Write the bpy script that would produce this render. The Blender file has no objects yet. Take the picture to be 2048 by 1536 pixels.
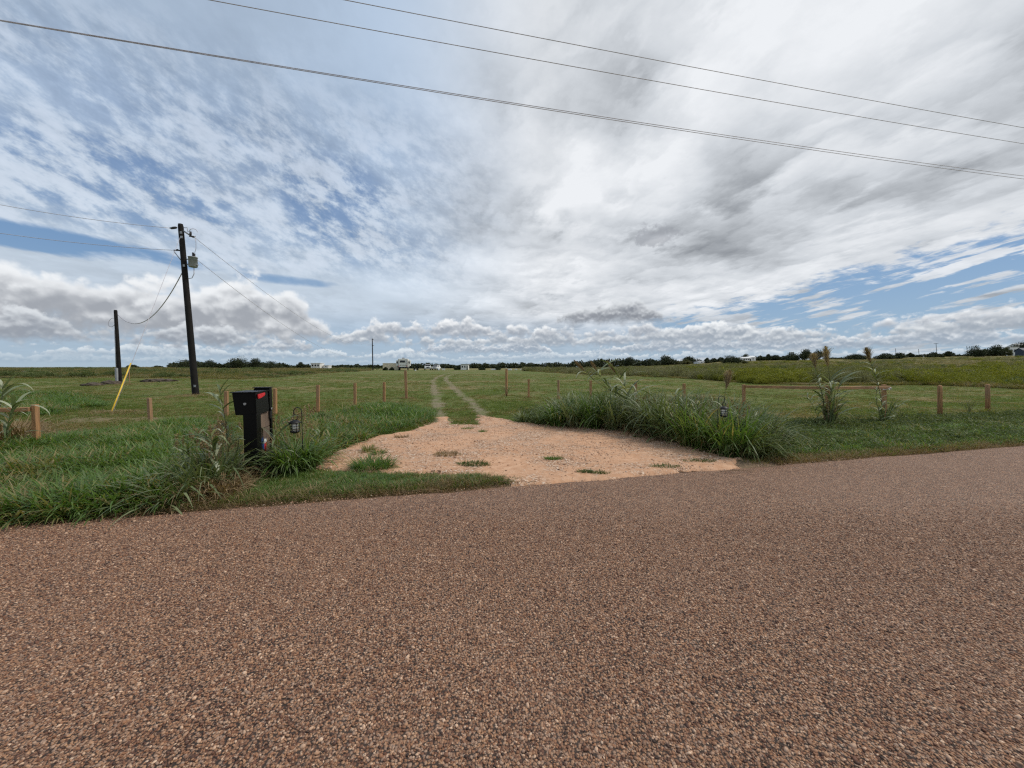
import bpy, bmesh, math, random
import numpy as np
from mathutils import Vector, Matrix

R = math.radians
rng = np.random.default_rng(11)
random.seed(5)
scene = bpy.context.scene
C = scene.collection

# ------------------------------------------------------------------ camera
F, HORIZ, EYE = 769.0, 736.0, 1.6
PITCH = math.atan((768 - HORIZ) / F)
cam_d = bpy.data.cameras.new('camera')
cam_d.sensor_width = 36.0
cam_d.lens = 36.0 * F / 2048.0
cam_d.clip_end = 9000.0
cam_d.clip_start = 0.05
cam = bpy.data.objects.new('camera', cam_d)
cam.location = (0, 0, EYE)
cam.rotation_euler = (R(90) - PITCH, 0, 0)
C.objects.link(cam)
scene.camera = cam

scene.view_settings.view_transform = 'Standard'
scene.view_settings.look = 'None'
scene.view_settings.exposure = 0.0
scene.view_settings.gamma = 1.0
scene.view_settings.use_curve_mapping = False
scene.render.engine = 'CYCLES'
scene.cycles.max_bounces = 4
scene.cycles.diffuse_bounces = 2
scene.cycles.glossy_bounces = 2
scene.cycles.transmission_bounces = 3
scene.cycles.transparent_max_bounces = 6
scene.cycles.use_denoising = False
scene.cycles.use_adaptive_sampling = True
scene.cycles.adaptive_threshold = 0.02
scene.cycles.filter_width = 1.3
scene.cycles.sample_clamp_indirect = 3.0
scene.cycles.sample_clamp_direct = 5.0

SKY_STRENGTH = 0.1
SUN_AZ, SUN_EL = 82.0, 52.0          # degrees right of the view direction, above the horizon

def lin(r, g, b, k=1.0):
    def f(c):
        c /= 255.0
        return (c / 12.92 if c <= 0.04045 else ((c + 0.055) / 1.055) ** 2.4) * k
    return (f(r), f(g), f(b), 1.0)

# ------------------------------------------------------------------ node expressions
class E:
    """a scalar (socket or number) in a node tree, with arithmetic"""
    def __init__(s, nt, v): s.nt, s.v = nt, v
    def op(s, op, *o, clamp=False):
        n = s.nt.nodes.new('ShaderNodeMath'); n.operation = op; n.use_clamp = clamp
        for i, a in enumerate((s,) + o):
            a = a.v if isinstance(a, E) else a
            if isinstance(a, (int, float)): n.inputs[i].default_value = a
            else: s.nt.links.new(a, n.inputs[i])
        return E(s.nt, n.outputs[0])
    def __add__(s, o): return s.op('ADD', o)
    __radd__ = __add__
    def __sub__(s, o): return s.op('SUBTRACT', o)
    def __rsub__(s, o): return E(s.nt, o).op('SUBTRACT', s)
    def __mul__(s, o): return s.op('MULTIPLY', o)
    __rmul__ = __mul__
    def __truediv__(s, o): return s.op('DIVIDE', o)
    def __rtruediv__(s, o): return E(s.nt, o).op('DIVIDE', s)
    def max(s, o): return s.op('MAXIMUM', o)
    def min(s, o): return s.op('MINIMUM', o)
    def sat(s): return s.op('ADD', 0.0, clamp=True)
    def sm(s, a, b, lo=0.0, hi=1.0):
        """smoothstep of self from a to b, mapped to lo..hi (a may exceed b)"""
        if a > b: a, b, lo, hi = b, a, hi, lo
        n = s.nt.nodes.new('ShaderNodeMapRange'); n.interpolation_type = 'SMOOTHSTEP'
        n.inputs[1].default_value = a; n.inputs[2].default_value = b
        n.inputs[3].default_value = lo; n.inputs[4].default_value = hi
        if isinstance(s.v, (int, float)): n.inputs[0].default_value = s.v
        else: s.nt.links.new(s.v, n.inputs[0])
        return E(s.nt, n.outputs[0])

def put(nt, sock, v):
    if isinstance(v, E): v = v.v
    if isinstance(v, (int, float)): sock.default_value = v
    elif isinstance(v, tuple): sock.default_value = v
    else: nt.links.new(v, sock)

def vec(nt, x, y, z=0.0):
    n = nt.nodes.new('ShaderNodeCombineXYZ')
    for i, a in enumerate((x, y, z)): put(nt, n.inputs[i], a)
    return n.outputs[0]

def noise(nt, v, scale, detail=3, rough=0.5, dist=0.0, dim='3D', col=False):
    n = nt.nodes.new('ShaderNodeTexNoise'); n.noise_dimensions = dim
    nt.links.new(v, n.inputs['Vector'])
    n.inputs['Scale'].default_value = scale; n.inputs['Detail'].default_value = detail
    n.inputs['Roughness'].default_value = rough; n.inputs['Distortion'].default_value = dist
    return n.outputs[1] if col else E(nt, n.outputs[0])

def voro(nt, v, scale, detail=0.0, rough=0.5, dim='3D', feature='F1', out='Distance', rand=1.0):
    n = nt.nodes.new('ShaderNodeTexVoronoi'); n.voronoi_dimensions = dim; n.feature = feature
    nt.links.new(v, n.inputs['Vector'])
    n.inputs['Scale'].default_value = scale
    n.inputs['Detail'].default_value = detail
    n.inputs['Roughness'].default_value = rough
    n.inputs['Randomness'].default_value = rand
    n.normalize = detail > 0
    return n

def mixc(nt, f, a, b, blend='MIX'):
    n = nt.nodes.new('ShaderNodeMix'); n.data_type = 'RGBA'; n.blend_type = blend
    put(nt, n.inputs[0], f); put(nt, n.inputs[6], a); put(nt, n.inputs[7], b)
    return n.outputs[2]

def ramp(nt, f, stops, interp='LINEAR'):
    n = nt.nodes.new('ShaderNodeValToRGB'); n.color_ramp.interpolation = interp
    el = n.color_ramp.elements
    while len(el) < len(stops): el.new(0.5)
    for e, (p, c) in zip(el, stops): e.position = p; e.color = c
    put(nt, n.inputs[0], f)
    return n.outputs[0]

def sepxyz(nt, v):
    n = nt.nodes.new('ShaderNodeSeparateXYZ'); nt.links.new(v, n.inputs[0])
    return [E(nt, o) for o in n.outputs]

# ------------------------------------------------------------------ sky
def build_world():
    w = bpy.data.worlds.new('World'); scene.world = w; w.use_nodes = True
    w.cycles.sampling_method = 'NONE'
    nt = w.node_tree; nt.nodes.clear()
    out = nt.nodes.new('ShaderNodeOutputWorld'); bg = nt.nodes.new('ShaderNodeBackground')
    nt.links.new(bg.outputs[0], out.inputs[0]); bg.inputs[1].default_value = SKY_STRENGTH
    sky = nt.nodes.new('ShaderNodeTexSky'); sky.sky_type = 'NISHITA'; sky.sun_disc = False
    sky.sun_elevation = R(SUN_EL); sky.sun_rotation = R(SUN_AZ)
    sky.altitude = 50; sky.air_density = 1.0; sky.dust_density = 0.6; sky.ozone_density = 1.6
    tc = nt.nodes.new('ShaderNodeTexCoord')
    x, y, z = sepxyz(nt, tc.outputs['Generated'])
    D = 57.29578
    K = 1.0 / SKY_STRENGTH
    def cc(r, g, b): return lin(r, g, b, K)
    az = x.op('ARCTAN2', y) * D
    el = z.op('ARCSINE') * D
    inv = 1.0 / (z.max(0.0) + 0.10)
    px, py = x * inv, y * inv
    # long streaks run away from the viewer, a little to the left
    a = px * 0.975 + py * 0.22
    b = py * 0.975 - px * 0.22
    def n2(u, v, seed, scale, detail, rough, dist=0.0):
        return noise(nt, vec(nt, u + seed * 13.7, v - seed * 7.9), scale, detail, rough, dist, dim='2D')
    n_big = n2(a * 1.0, b * 0.60, 2.7, 1.15, 2, 0.5, 0.7)
    n_mid = n2(a * 2.0, b * 1.25, 5.1, 1.5, 6, 0.58)
    n_fine = n2(a * 1.0 + n_mid * 0.15, b * 1.15, 8.4, 5.5, 5, 0.62)
    def ell(a0, e0, ra, re, wob=0.0):
        dx = (az - a0) / ra; dy = (el - e0) / re
        r = dx * dx + dy * dy
        return (r + (n_mid - 0.5) * wob) if wob else r
    def blob(a0, e0, ra, re, wob=1.0): return ell(a0, e0, ra, re, wob).sm(1.0, 0.0)

    # blue behind everything, paling to the horizon
    hz = (el * -0.16).op('EXPONENT')
    blue = mixc(nt, 0.72, sky.outputs[0], mixc(nt, el.sm(0, 26), cc(122, 162, 203), cc(82, 124, 180)))
    skyc = mixc(nt, (hz * 0.92).sat(), blue, cc(164, 186, 204))

    # upper deck
    left = az.sm(6, -20)
    thin = left * el.sm(9.5, 14) * el.sm(37, 25)
    tl = el + az * 0.26
    r1 = n2(az * 0.075 + n_mid * 0.25, tl * 0.15, 9.3, 1.6, 6, 0.66)
    r2 = n2(az * 0.26, tl * 0.44, 3.3, 1.5, 4, 0.64)
    holes = r1 * 0.62 + r2 * 0.38
    patch = (blob(-47, 18, 16, 5) * 0.9 + blob(-24, 21, 9, 6) * 0.9 + blob(-20, 17, 14, 4) * 0.5 + blob(-38, 20, 26, 11) * 0.35).sat()
    alpha = 1.0 - thin * (holes.sm(0.43, 0.60) * (0.18 + patch * 0.56))
    e_b = 7.6 + (az - 30) * 0.19
    g = ((el - e_b) + (n_fine - 0.5) * 5.0 + (n_mid - 0.5) * 5.0).sm(-0.6, 1.4)
    gm = az.sm(12, 25) * az.sm(85, 62)
    alpha = alpha * (1.0 - gm * (1.0 - g))
    alpha = alpha * ell(-57, 11.9, 20, 1.3, 2.0).sm(0.5, 1.2)
    alpha = alpha * (1.0 - blob(-29.5, 11.0, 6.0, 0.7, 1.6) * 0.9)
    alpha = alpha * el.sm(3.0, 8.5, 0.25, 1.0)
    # thin high streaks inside the blue gap on the right
    st = n2(az * 0.075 + el * 0.10 + n_fine * 0.15, el * 0.55 - az * 0.11, 4.0, 1.5, 5, 0.6)
    cir = st.sm(0.48, 0.60) * gm * 0.9
    alpha = alpha.max(cir)

    lump = 1.0 - E(nt, voro(nt, vec(nt, a * 1.0 + (n_mid - 0.5) * 0.9, b * 0.8 + (n_mid - 0.5) * 0.6), 1.9, 2.0, 0.55, dim='2D').outputs['Distance'])
    t = n_big * 0.36 + n_mid * 0.36 + n_fine * 0.14 + lump * 0.42 - 0.195
    t = (t - 0.5) * (1.0 - left * 0.68) + 0.505 + thin * (0.5 - r2) * 0.22
    t = t - blob(33, 17.5, 20, 5.5, 1.5) * 0.07 - blob(14, 33, 14, 5, 1.5) * 0.05 - blob(4, 21, 6, 3, 1.2) * 0.05
    t = t + blob(7, 27, 9, 7, 1.6) * 0.06 + blob(42, 31, 16, 8, 1.0) * 0.05 + blob(-4, 38, 24, 9, 1.0) * 0.06
    t = t + blob(0, 13.0, 28, 6.0, 1.2) * 0.09 + blob(28, 10.5, 18, 1.8, 1.2) * 0.10 + blob(48, 13.5, 14, 2.2, 1.2) * 0.10
    t = t - blob(-42, 33, 22, 8, 1.2) * 0.02
    deck = ramp(nt, t, [(0.27, cc(136, 141, 148)), (0.41, cc(176, 181, 187)), (0.53, cc(208, 213, 219)), (0.69, cc(238, 241, 245))])
    lav = mixc(nt, left * 0.9, (1, 1, 1, 1), mixc(nt, el.sm(11, 30), (0.88, 0.98, 1.08, 1), (0.66, 0.80, 0.98, 1)), 'MIX')
    deck = mixc(nt, 1.0, deck, lav, 'MULTIPLY')
    rip = thin * (0.56 - holes).sm(0.0, 0.2) * 0.45
    deck = mixc(nt, rip.sat(), deck, cc(212, 221, 236))
    col = mixc(nt, alpha, skyc, deck)
    # a small ragged dark scrap under the deck
    scrap = n2(az * 0.45, el * 0.6, 1.0, 1.0, 5, 0.62)
    sa = ((1.0 - ell(20, 17.6, 3.6, 1.9)) * 0.5 + (scrap - 0.5) * 2.2).sm(0.0, 0.5) * 0.6
    col = mixc(nt, sa, col, cc(152, 156, 164))

    # cumulus, far rows first
    def row(base, size, freq, thr, gain, seed, dark, lite, aw=None, opac=1.0):
        c = noise(nt, vec(nt, az * freq, seed * 3.7, 0.0), 1.0, 2, 0.5, dim='2D')
        h = ((c - thr) * gain)
        if aw is not None: h = h + aw
        u = az / size; v = el / size
        jit = n2(u, v, seed, 1.6, 4, 0.6)
        def puff(dv):
            pv = vec(nt, u * 0.95 + (jit - 0.5) * 0.35 + seed * 5.3, (v + dv) * 1.25 + (jit - 0.5) * 0.25)
            return 1.0 - E(nt, voro(nt, pv, 1.25, 2.0, 0.55, dim='2D').outputs['Distance'])
        p0 = puff(0.0)
        p1 = puff(0.13) if size > 1.5 else p0 * 0.4 + 0.34
        rel = v - base / size
        edge = h + (p0 - 0.55) * 0.9 + (jit - 0.5) * 0.9 - rel
        al = edge.sm(-0.02, 0.26) * (rel + (jit - 0.5) * 0.8).sm(-0.30, 0.16)
        sh = rel * 0.42 + (p0 - p1) * 1.5 + (jit - 0.5) * 0.8 + edge.sm(0.5, 0.0) * 0.42 + 0.14
        cl = mixc(nt, sh.sm(0.05, 0.95), dark, lite)
        return al * opac, cl
    wl = az.sm(-18, -30)
    wl = az.sm(-19, -31)
    rows = [
        (0.6, 0.8, 0.22, 0.30, 3.0, 1.3, cc(150, 171, 191), cc(202, 214, 224), None, 0.85),
        (1.4, 1.1, 0.16, 0.33, 3.0, 2.1, cc(156, 174, 192), cc(224, 232, 238), None, 0.95),
        (2.4, 1.7, 0.09, 0.40, 3.2, 3.4, cc(158, 171, 186), cc(238, 242, 246), wl * -0.35, 1.0),
        (3.6, 2.5, 0.065, 0.44, 3.2, 4.9, cc(160, 170, 182), cc(244, 247, 249), az.sm(-30, -6) * 0.3 - wl * 0.4, 1.0),
        (4.8, 3.0, 0.06, 0.50, 3.2, 7.7, cc(162, 170, 181), cc(247, 249, 251), az.sm(26, 42) * 0.15 + az.sm(-16, -4) * az.sm(30, 20) * 0.35, 1.0),
        (4.1, 5.2, 0.075, 0.50, 1.9, 6.2, cc(162, 167, 175), cc(240, 243, 246), wl * (az * -0.004 + 0.80) - (1.0 - wl) * 1.0, 1.0),
        (2.9, 2.6, 0.10, 0.42, 2.6, 11.2, cc(150, 156, 166), cc(222, 227, 232), wl * 0.25 - (1.0 - wl) * 1.5, 0.9),
        (6.9, 2.8, 0.08, 0.50, 1.6, 9.4, cc(138, 143, 152), cc(224, 228, 232), az.sm(3, 9) * az.sm(27, 17) * 1.5 - 0.85, 0.95),
    ]
    high = col
    for r in rows:
        al, cl = row(*r)
        col = mixc(nt, al, col, cl)
    hz2 = (el.max(0.0) * -0.9).op('EXPONENT') * 0.7
    col = mixc(nt, hz2, col, cc(172, 190, 204))
    # below the horizon: dull ground light
    col = mixc(nt, el.sm(0.0, -1.0), col, cc(110, 108, 92))
    bg2 = nt.nodes.new('ShaderNodeBackground'); bg2.inputs[1].default_value = SKY_STRENGTH
    nt.links.new(high, bg2.inputs[0])
    ms = nt.nodes.new('ShaderNodeMixShader')
    put(nt, ms.inputs[0], el.op('GREATER_THAN', 15.0))
    nt.links.new(bg.outputs[0], ms.inputs[1]); nt.links.new(bg2.outputs[0], ms.inputs[2])
    nt.links.new(ms.outputs[0], out.inputs[0])
    nt.links.new(col, bg.inputs[0])
build_world()

sun_d = bpy.data.lights.new('sun', 'SUN')
sun_d.energy = 2.2; sun_d.angle = R(8); sun_d.color = (1.0, 0.93, 0.82)
sun = bpy.data.objects.new('sun', sun_d); C.objects.link(sun)
sv = Vector((math.sin(R(SUN_AZ)) * math.cos(R(SUN_EL)), math.cos(R(SUN_AZ)) * math.cos(R(SUN_EL)), math.sin(R(SUN_EL))))
sun.rotation_euler = sv.to_track_quat('Z', 'Y').to_euler()

# ------------------------------------------------------------------ terrain and picking
RD = np.array([0.9680, 0.2509])            # along the road
RN = np.array([-0.2509, 0.9680])           # across it, away from the viewer
EDGE = 5.10                                # far road edge, metres across

def sstep(a, b, x):
    t = np.clip((np.asarray(x, float) - a) / (b - a), 0, 1)
    return t * t * (3 - 2 * t)

def wob(x, y, s, seed=0.0):
    """cheap smooth wobble in -1..1"""
    x = np.asarray(x, float) * s; y = np.asarray(y, float) * s
    return (np.sin(x * 1.7 + 1.3 * np.sin(y * 1.1 + seed) + seed * 2.1) + np.sin(y * 2.3 + 1.7 * np.sin(x * 0.9 - seed) - seed) +
            np.sin((x + y) * 1.31 + seed * 3.3) + np.sin((x - 1.6 * y) * 2.9 + 2 * np.sin(y * 1.9 + seed))) * 0.25

def terrain(x, y):
    x = np.asarray(x, float); y = np.asarray(y, float)
    gen = np.interp(y, [0, 9, 30, 118, 200, 420, 4000], [0, 0, 0.16, 0.93, 1.2, 1.28, 1.28])
    tan = x / np.maximum(y, 20.0)
    w = sstep(0.2, 0.5, tan)
    slope = np.interp(tan, [0.18, 0.3, 0.42, 0.55, 0.73, 0.9, 1.1, 1.33, 3], [0, 0.005, 0.013, 0.023, 0.029, 0.032, 0.037, 0.043, 0.05])
    hill = slope * np.clip(y - 34, 0, 290)
    zz = gen * (1 - w) + w * 0.18 * sstep(9, 34, y) + hill
    lft = sstep(-0.3, -0.9, tan) * 0.25 * sstep(18, 36, y)
    zz = zz + lft
    p = x * RN[0] + y * RN[1]
    rough = sstep(EDGE + 0.2, EDGE + 2.5, p)
    dist = np.hypot(x, y)
    zz = zz + rough * (0.025 * wob(x, y, 0.9, 1.0) + 0.03 * wob(x, y, 0.33, 2.0))
    zz = zz + sstep(30, 120, dist) * (0.10 * wob(x, y, 0.05, 4.0))
    zz = zz + sstep(60, 200, dist) * w * 0.35 * wob(x, y, 0.03, 5.0)
    # the road bed is cut into the sheet
    bed = sstep(EDGE + 0.25, EDGE - 0.05, p) * sstep(-3.3, -3.0, p)
    return zz - 0.045 * bed

def ray(px, py):
    xc = (px - 1024.0) / F; yc = (768.0 - py) / F
    c, s = math.cos(PITCH), math.sin(PITCH)
    return np.array([xc, c + yc * s, -s + yc * c])

def ground(px, py, far=330.0):
    """where the ray through a photo point meets the terrain"""
    d = ray(px, py); d = d / d[1]
    Y = np.concatenate([np.linspace(1.2, 60, 2400), np.linspace(60.05, far, 2400)])
    zr = EYE + d[2] * Y
    below = zr <= terrain(d[0] * Y, Y)
    k = int(np.argmax(below)) if below.any() else len(Y) - 1
    return np.array([d[0] * Y[k], Y[k], float(terrain(d[0] * Y[k], Y[k]))])

def at_depth(px, py, Y):
    d = ray(px, py); d = d / d[1]
    return np.array([d[0] * Y, Y, EYE + d[2] * Y])

def gpoly(pts): return np.array([ground(*p)[:2] for p in pts])

def in_poly(x, y, poly):
    x = np.asarray(x); y = np.asarray(y)
    ins = np.zeros(x.shape, bool); n = len(poly); j = n - 1
    for i in range(n):
        xi, yi = poly[i]; xj, yj = poly[j]
        c = ((yi > y) != (yj > y)) & (x < (xj - xi) * (y - yi) / (yj - yi + 1e-12) + xi)
        ins ^= c; j = i
    return ins

def seg_dist(x, y, line):
    best = np.full(np.shape(x), 1e9)
    for (x0, y0), (x1, y1) in zip(line[:-1], line[1:]):
        dx, dy = x1 - x0, y1 - y0
        t = np.clip(((x - x0) * dx + (y - y0) * dy) / (dx * dx + dy * dy + 1e-9), 0, 1)
        best = np.minimum(best, np.hypot(x - x0 - t * dx, y - y0 - t * dy))
    return best

DRIVE = gpoly([(600, 925), (660, 902), (700, 889), (760, 870), (815, 862), (850, 850), (868, 845), (862, 834), (895, 834),
               (908, 848), (950, 849), (952, 829), (985, 834), (1040, 846), (1100, 850), (1200, 856), (1260, 862), (1330, 878),
               (1380, 893), (1410, 903), (1450, 911), (1505, 915), (1490, 936), (1440, 962), (1300, 985), (1150, 996), (1060, 990), (1020, 966),
               (940, 955), (820, 951), (700, 947), (620, 942)])
RUT_A = gpoly([(880, 842), (876, 818), (874, 797), (867, 775), (866, 762), (874, 754), (890, 748.5), (908, 744.5), (918, 742)])
RUT_B = gpoly([(966, 832), (945, 806), (922, 788), (905, 772), (892, 760), (893, 753), (905, 748.5), (922, 744.8), (934, 742.5)])
# where mown ground gives way to tall meadow: (tan, depth)
MEADOW = [ground(px, py) for px, py in [(0, 757), (180, 756), (380, 757), (480, 759), (560, 755), (610, 750), (661, 746.5), (741, 742)]]
ML_T = np.array([g[0] / g[1] for g in MEADOW]); ML_Y = np.array([g[1] for g in MEADOW])
MEADOW2 = [ground(px, py) for px, py in [(1046, 742), (1105, 745.5), (1200, 750.5), (1330, 755), (1440, 762), (1500, 767), (1600, 770), (1700, 771), (1850, 770), (1950, 774), (2048, 779)]]
MR_T = np.array([g[0] / g[1] for g in MEADOW2]); MR_Y = np.array([g[1] for g in MEADOW2])
def meadow_depth(tan):
    tan = np.asarray(tan, float)
    l = np.interp(tan, ML_T, ML_Y); r = np.interp(tan, MR_T, MR_Y)
    return np.where(tan < ML_T[-1], l, np.where(tan > MR_T[0], r, 128.0))

# ------------------------------------------------------------------ mesh helpers
def mesh_np(name, V, Fq, tint=None, smooth=False):
    V = np.asarray(V, np.float32).reshape(-1, 3); Fq = np.asarray(Fq, np.int32)
    me = bpy.data.meshes.new(name)
    me.vertices.add(len(V)); me.vertices.foreach_set('co', V.ravel())
    k = Fq.shape[1]
    me.loops.add(Fq.size); me.loops.foreach_set('vertex_index', Fq.ravel())
    me.polygons.add(len(Fq)); me.polygons.foreach_set('loop_start', np.arange(0, Fq.size, k, dtype=np.int32))
    me.polygons.foreach_set('use_smooth', np.full(len(Fq), smooth))
    if tint is not None:
        at = me.attributes.new('tint', 'FLOAT', 'POINT'); at.data.foreach_set('value', np.asarray(tint, np.float32))
    me.update(calc_edges=True)
    return me

def attr(me, name, vals):
    a = me.attributes.new(name, 'FLOAT', 'POINT'); a.data.foreach_set('value', np.asarray(vals, np.float32))

def tag(o, label=None, cat=None, group=None, kind=None):
    if label: o['label'] = label
    if cat: o['category'] = cat
    if group: o['group'] = group
    if kind: o['kind'] = kind
    return o

def link(name, me, mat, parent=None):
    o = bpy.data.objects.new(name, me); C.objects.link(o)
    if mat is not None and not me.materials: me.materials.append(mat)
    if parent is not None: o.parent = parent
    return o

def empty(name, loc, rz=0.0, label=None, cat=None, group=None):
    o = bpy.data.objects.new(name, None); C.objects.link(o)
    o.empty_display_size = 0.2
    o.location = tuple(float(v) for v in loc); o.rotation_euler = (0, 0, rz)
    return tag(o, label, cat, group)

class MB:
    """collects solids, links them as one mesh"""
    def __init__(s): s.bm = bmesh.new()
    def box(s, c, d, rot=None, taper=1.0, bev=0.0):
        r = bmesh.ops.create_cube(s.bm, size=1.0); vs = r['verts']
        for v in vs:
            k = taper if v.co.z > 0 else 1.0
            v.co = Vector((v.co.x * d[0] * k, v.co.y * d[1] * k, v.co.z * d[2]))
        if bev > 0:
            es = list({e for v in vs for e in v.link_edges})
            rb = bmesh.ops.bevel(s.bm, geom=es, offset=bev, segments=2, affect='EDGES', profile=0.5)
            vs = list({v for f in rb['faces'] for v in f.verts} | {v for v in vs if v.is_valid})
        m = Matrix.Translation(Vector(c)) @ (rot.to_4x4() if rot is not None else Matrix.Identity(4))
        for v in vs: v.co = m @ v.co
        return s
    def quadbox(s, pts, thick):
        """prism: polygon pts (3D) extruded by the vector thick"""
        a = [s.bm.verts.new(Vector(p)) for p in pts]; b = [s.bm.verts.new(Vector(p) + Vector(thick)) for p in pts]
        s.bm.faces.new(a); s.bm.faces.new(b[::-1])
        for i in range(len(a)):
            j = (i + 1) % len(a); s.bm.faces.new([a[j], a[i], b[i], b[j]])
        return s
    def tube(s, path, rad, n=8, cap=True):
        path = [Vector(p) for p in path]
        rad = [rad] * len(path) if isinstance(rad, (int, float)) else rad
        rings = []; prev = None
        for i, p in enumerate(path):
            t = (path[min(i + 1, len(path) - 1)] - path[max(i - 1, 0)]).normalized()
            if prev is None:
                u = t.orthogonal().normalized()
            else:
                u = (prev - t * prev.dot(t)); u = u.normalized() if u.length > 1e-6 else t.orthogonal().normalized()
            prev = u; w = t.cross(u)
            rings.append([s.bm.verts.new(p + (u * math.cos(k * 2 * math.pi / n) + w * math.sin(k * 2 * math.pi / n)) * rad[i]) for k in range(n)])
        for a, b in zip(rings[:-1], rings[1:]):
            for k in range(n):
                f = s.bm.faces.new([a[k], a[(k + 1) % n], b[(k + 1) % n], b[k]]); f.smooth = True
        if cap:
            s.bm.faces.new(rings[0][::-1]); s.bm.faces.new(rings[-1])
        return s
    def build(s, name, mat, parent=None, keep=False):
        bmesh.ops.recalc_face_normals(s.bm, faces=s.bm.faces)
        me = bpy.data.meshes.new(name); s.bm.to_mesh(me); s.bm.free()
        return link(name, me, mat, parent)

# ------------------------------------------------------------------ materials
def new_mat(name):
    m = bpy.data.materials.new(name); m.use_nodes = True
    nt = m.node_tree; b = nt.nodes['Principled BSDF']
    b.inputs['Roughness'].default_value = 0.8
    b.inputs['Specular IOR Level'].default_value = 0.25
    return m, nt, b

def geo_pos(nt):
    return nt.nodes.new('ShaderNodeNewGeometry').outputs['Position']
def obj_pos(nt):
    return nt.nodes.new('ShaderNodeTexCoord').outputs['Object']
def get_attr(nt, name):
    n = nt.nodes.new('ShaderNodeAttribute'); n.attribute_name = name
    return E(nt, n.outputs['Fac'])
def bump(nt, b, h, strength, dist):
    n = nt.nodes.new('ShaderNodeBump'); n.inputs['Strength'].default_value = strength; n.inputs['Distance'].default_value = dist
    put(nt, n.inputs['Height'], h); nt.links.new(n.outputs[0], b.inputs['Normal'])

def plain(name, col, rough=0.6, metal=0.0, var=0.15, scale=6.0, spec=0.3, bmp=0.0):
    m, nt, b = new_mat(name)
    v = obj_pos(nt); n = noise(nt, v, scale, 5, 0.6)
    dk = tuple(c * (1 - var) for c in col[:3]) + (1,); lt = tuple(min(1, c * (1 + var)) for c in col[:3]) + (1,)
    nt.links.new(mixc(nt, n.sm(0.3, 0.7), dk, lt), b.inputs['Base Color'])
    b.inputs['Roughness'].default_value = rough; b.inputs['Metallic'].default_value = metal
    b.inputs['Specular IOR Level'].default_value = spec
    if bmp: bump(nt, b, noise(nt, v, scale * 8, 4, 0.6), 0.5, bmp)
    return m

def foliage(name, stops, dry=None, trans=0.35, patches=(), spec=0.2, rough=0.6, k=(1, 1, 1)):
    """leaf or blade: colour by per-blade tint and per-plant chance; dry blades and other growth mixed in by large patches"""
    m, nt, b = new_mat(name)
    oi = nt.nodes.new('ShaderNodeObjectInfo'); rnd = E(nt, oi.outputs['Random'])
    t = get_attr(nt, 'tint')
    f = (t * 0.65 + rnd * 0.35).sat()
    c = ramp(nt, f, [(p_, (q[0] * k[0], q[1] * k[1], q[2] * k[2], 1)) for p_, q in stops])
    pos = geo_pos(nt)
    for i, (pc, sc, lo, hi, amt) in enumerate(patches):
        x, y, z = sepxyz(nt, pos)
        pn = noise(nt, vec(nt, x, y * 1.6, 17.0 * i + 3.0), sc, 4, 0.6, 0.5)
        kk = (pn + (t - 0.5) * 0.08 + (rnd - 0.5) * 0.10).sm(lo, hi) * amt
        br = mixc(nt, f, (0.65, 0.65, 0.65, 1), (1.35, 1.35, 1.35, 1))
        c = mixc(nt, kk, c, mixc(nt, 1.0, br, pc, 'MULTIPLY'))
    if dry is not None:
        dcol, amount = dry
        dn = noise(nt, pos, 0.35, 4, 0.6, 0.4)
        kd = (dn + (t - 0.5) * 0.35 + (rnd - 0.5) * 0.25).sm(0.62 - amount * 0.3, 0.72 - amount * 0.3)
        c = mixc(nt, kd, c, dcol)
    nt.links.new(c, b.inputs['Base Color'])
    b.inputs['Roughness'].default_value = rough; b.inputs['Specular IOR Level'].default_value = spec
    tr = nt.nodes.new('ShaderNodeBsdfTranslucent'); nt.links.new(mixc(nt, 1.0, c, (1.2, 1.2, 0.55, 1), 'MULTIPLY'), tr.inputs[0])
    mx = nt.nodes.new('ShaderNodeMixShader'); mx.inputs[0].default_value = trans
    nt.links.new(b.outputs[0], mx.inputs[1]); nt.links.new(tr.outputs[0], mx.inputs[2])
    nt.links.new(mx.outputs[0], nt.nodes['Material Output'].inputs[0])
    return m

G = 1.0
M = {}
M['lawn'] = foliage('lawn_blades', [(0.0, (0.078, 0.122, 0.024)), (0.5, (0.122, 0.172, 0.036)), (0.85, (0.165, 0.200, 0.052)), (1.0, (0.26, 0.22, 0.10))],
                    dry=((0.25, 0.19, 0.095, 1), 0.32), trans=0.42)
M['lush'] = foliage('lush_blades', [(0.0, (0.066, 0.122, 0.026)), (0.5, (0.114, 0.200, 0.044)), (0.9, (0.185, 0.272, 0.078)), (1.0, (0.32, 0.29, 0.12))],
                    dry=((0.28, 0.23, 0.10, 1), 0.10), spec=0.4, rough=0.45, trans=0.42)
M['reedleaf'] = foliage('reed_leaf', [(0.0, (0.075, 0.110, 0.042)), (0.5, (0.125, 0.165, 0.068)), (0.85, (0.22, 0.25, 0.125)), (1.0, (0.36, 0.33, 0.19))], trans=0.3, spec=0.4, rough=0.5)
M['weed'] = foliage('weed_leaf', [(0.0, (0.062, 0.092, 0.030)), (0.5, (0.105, 0.138, 0.050)), (0.9, (0.18, 0.20, 0.085)), (1.0, (0.28, 0.25, 0.14))], trans=0.3)
M['straw'] = foliage('straw_blades', [(0.0, (0.15, 0.095, 0.05)), (0.5, (0.27, 0.19, 0.105)), (0.85, (0.42, 0.32, 0.19)), (1.0, (0.17, 0.16, 0.06))], trans=0.25)
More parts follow.
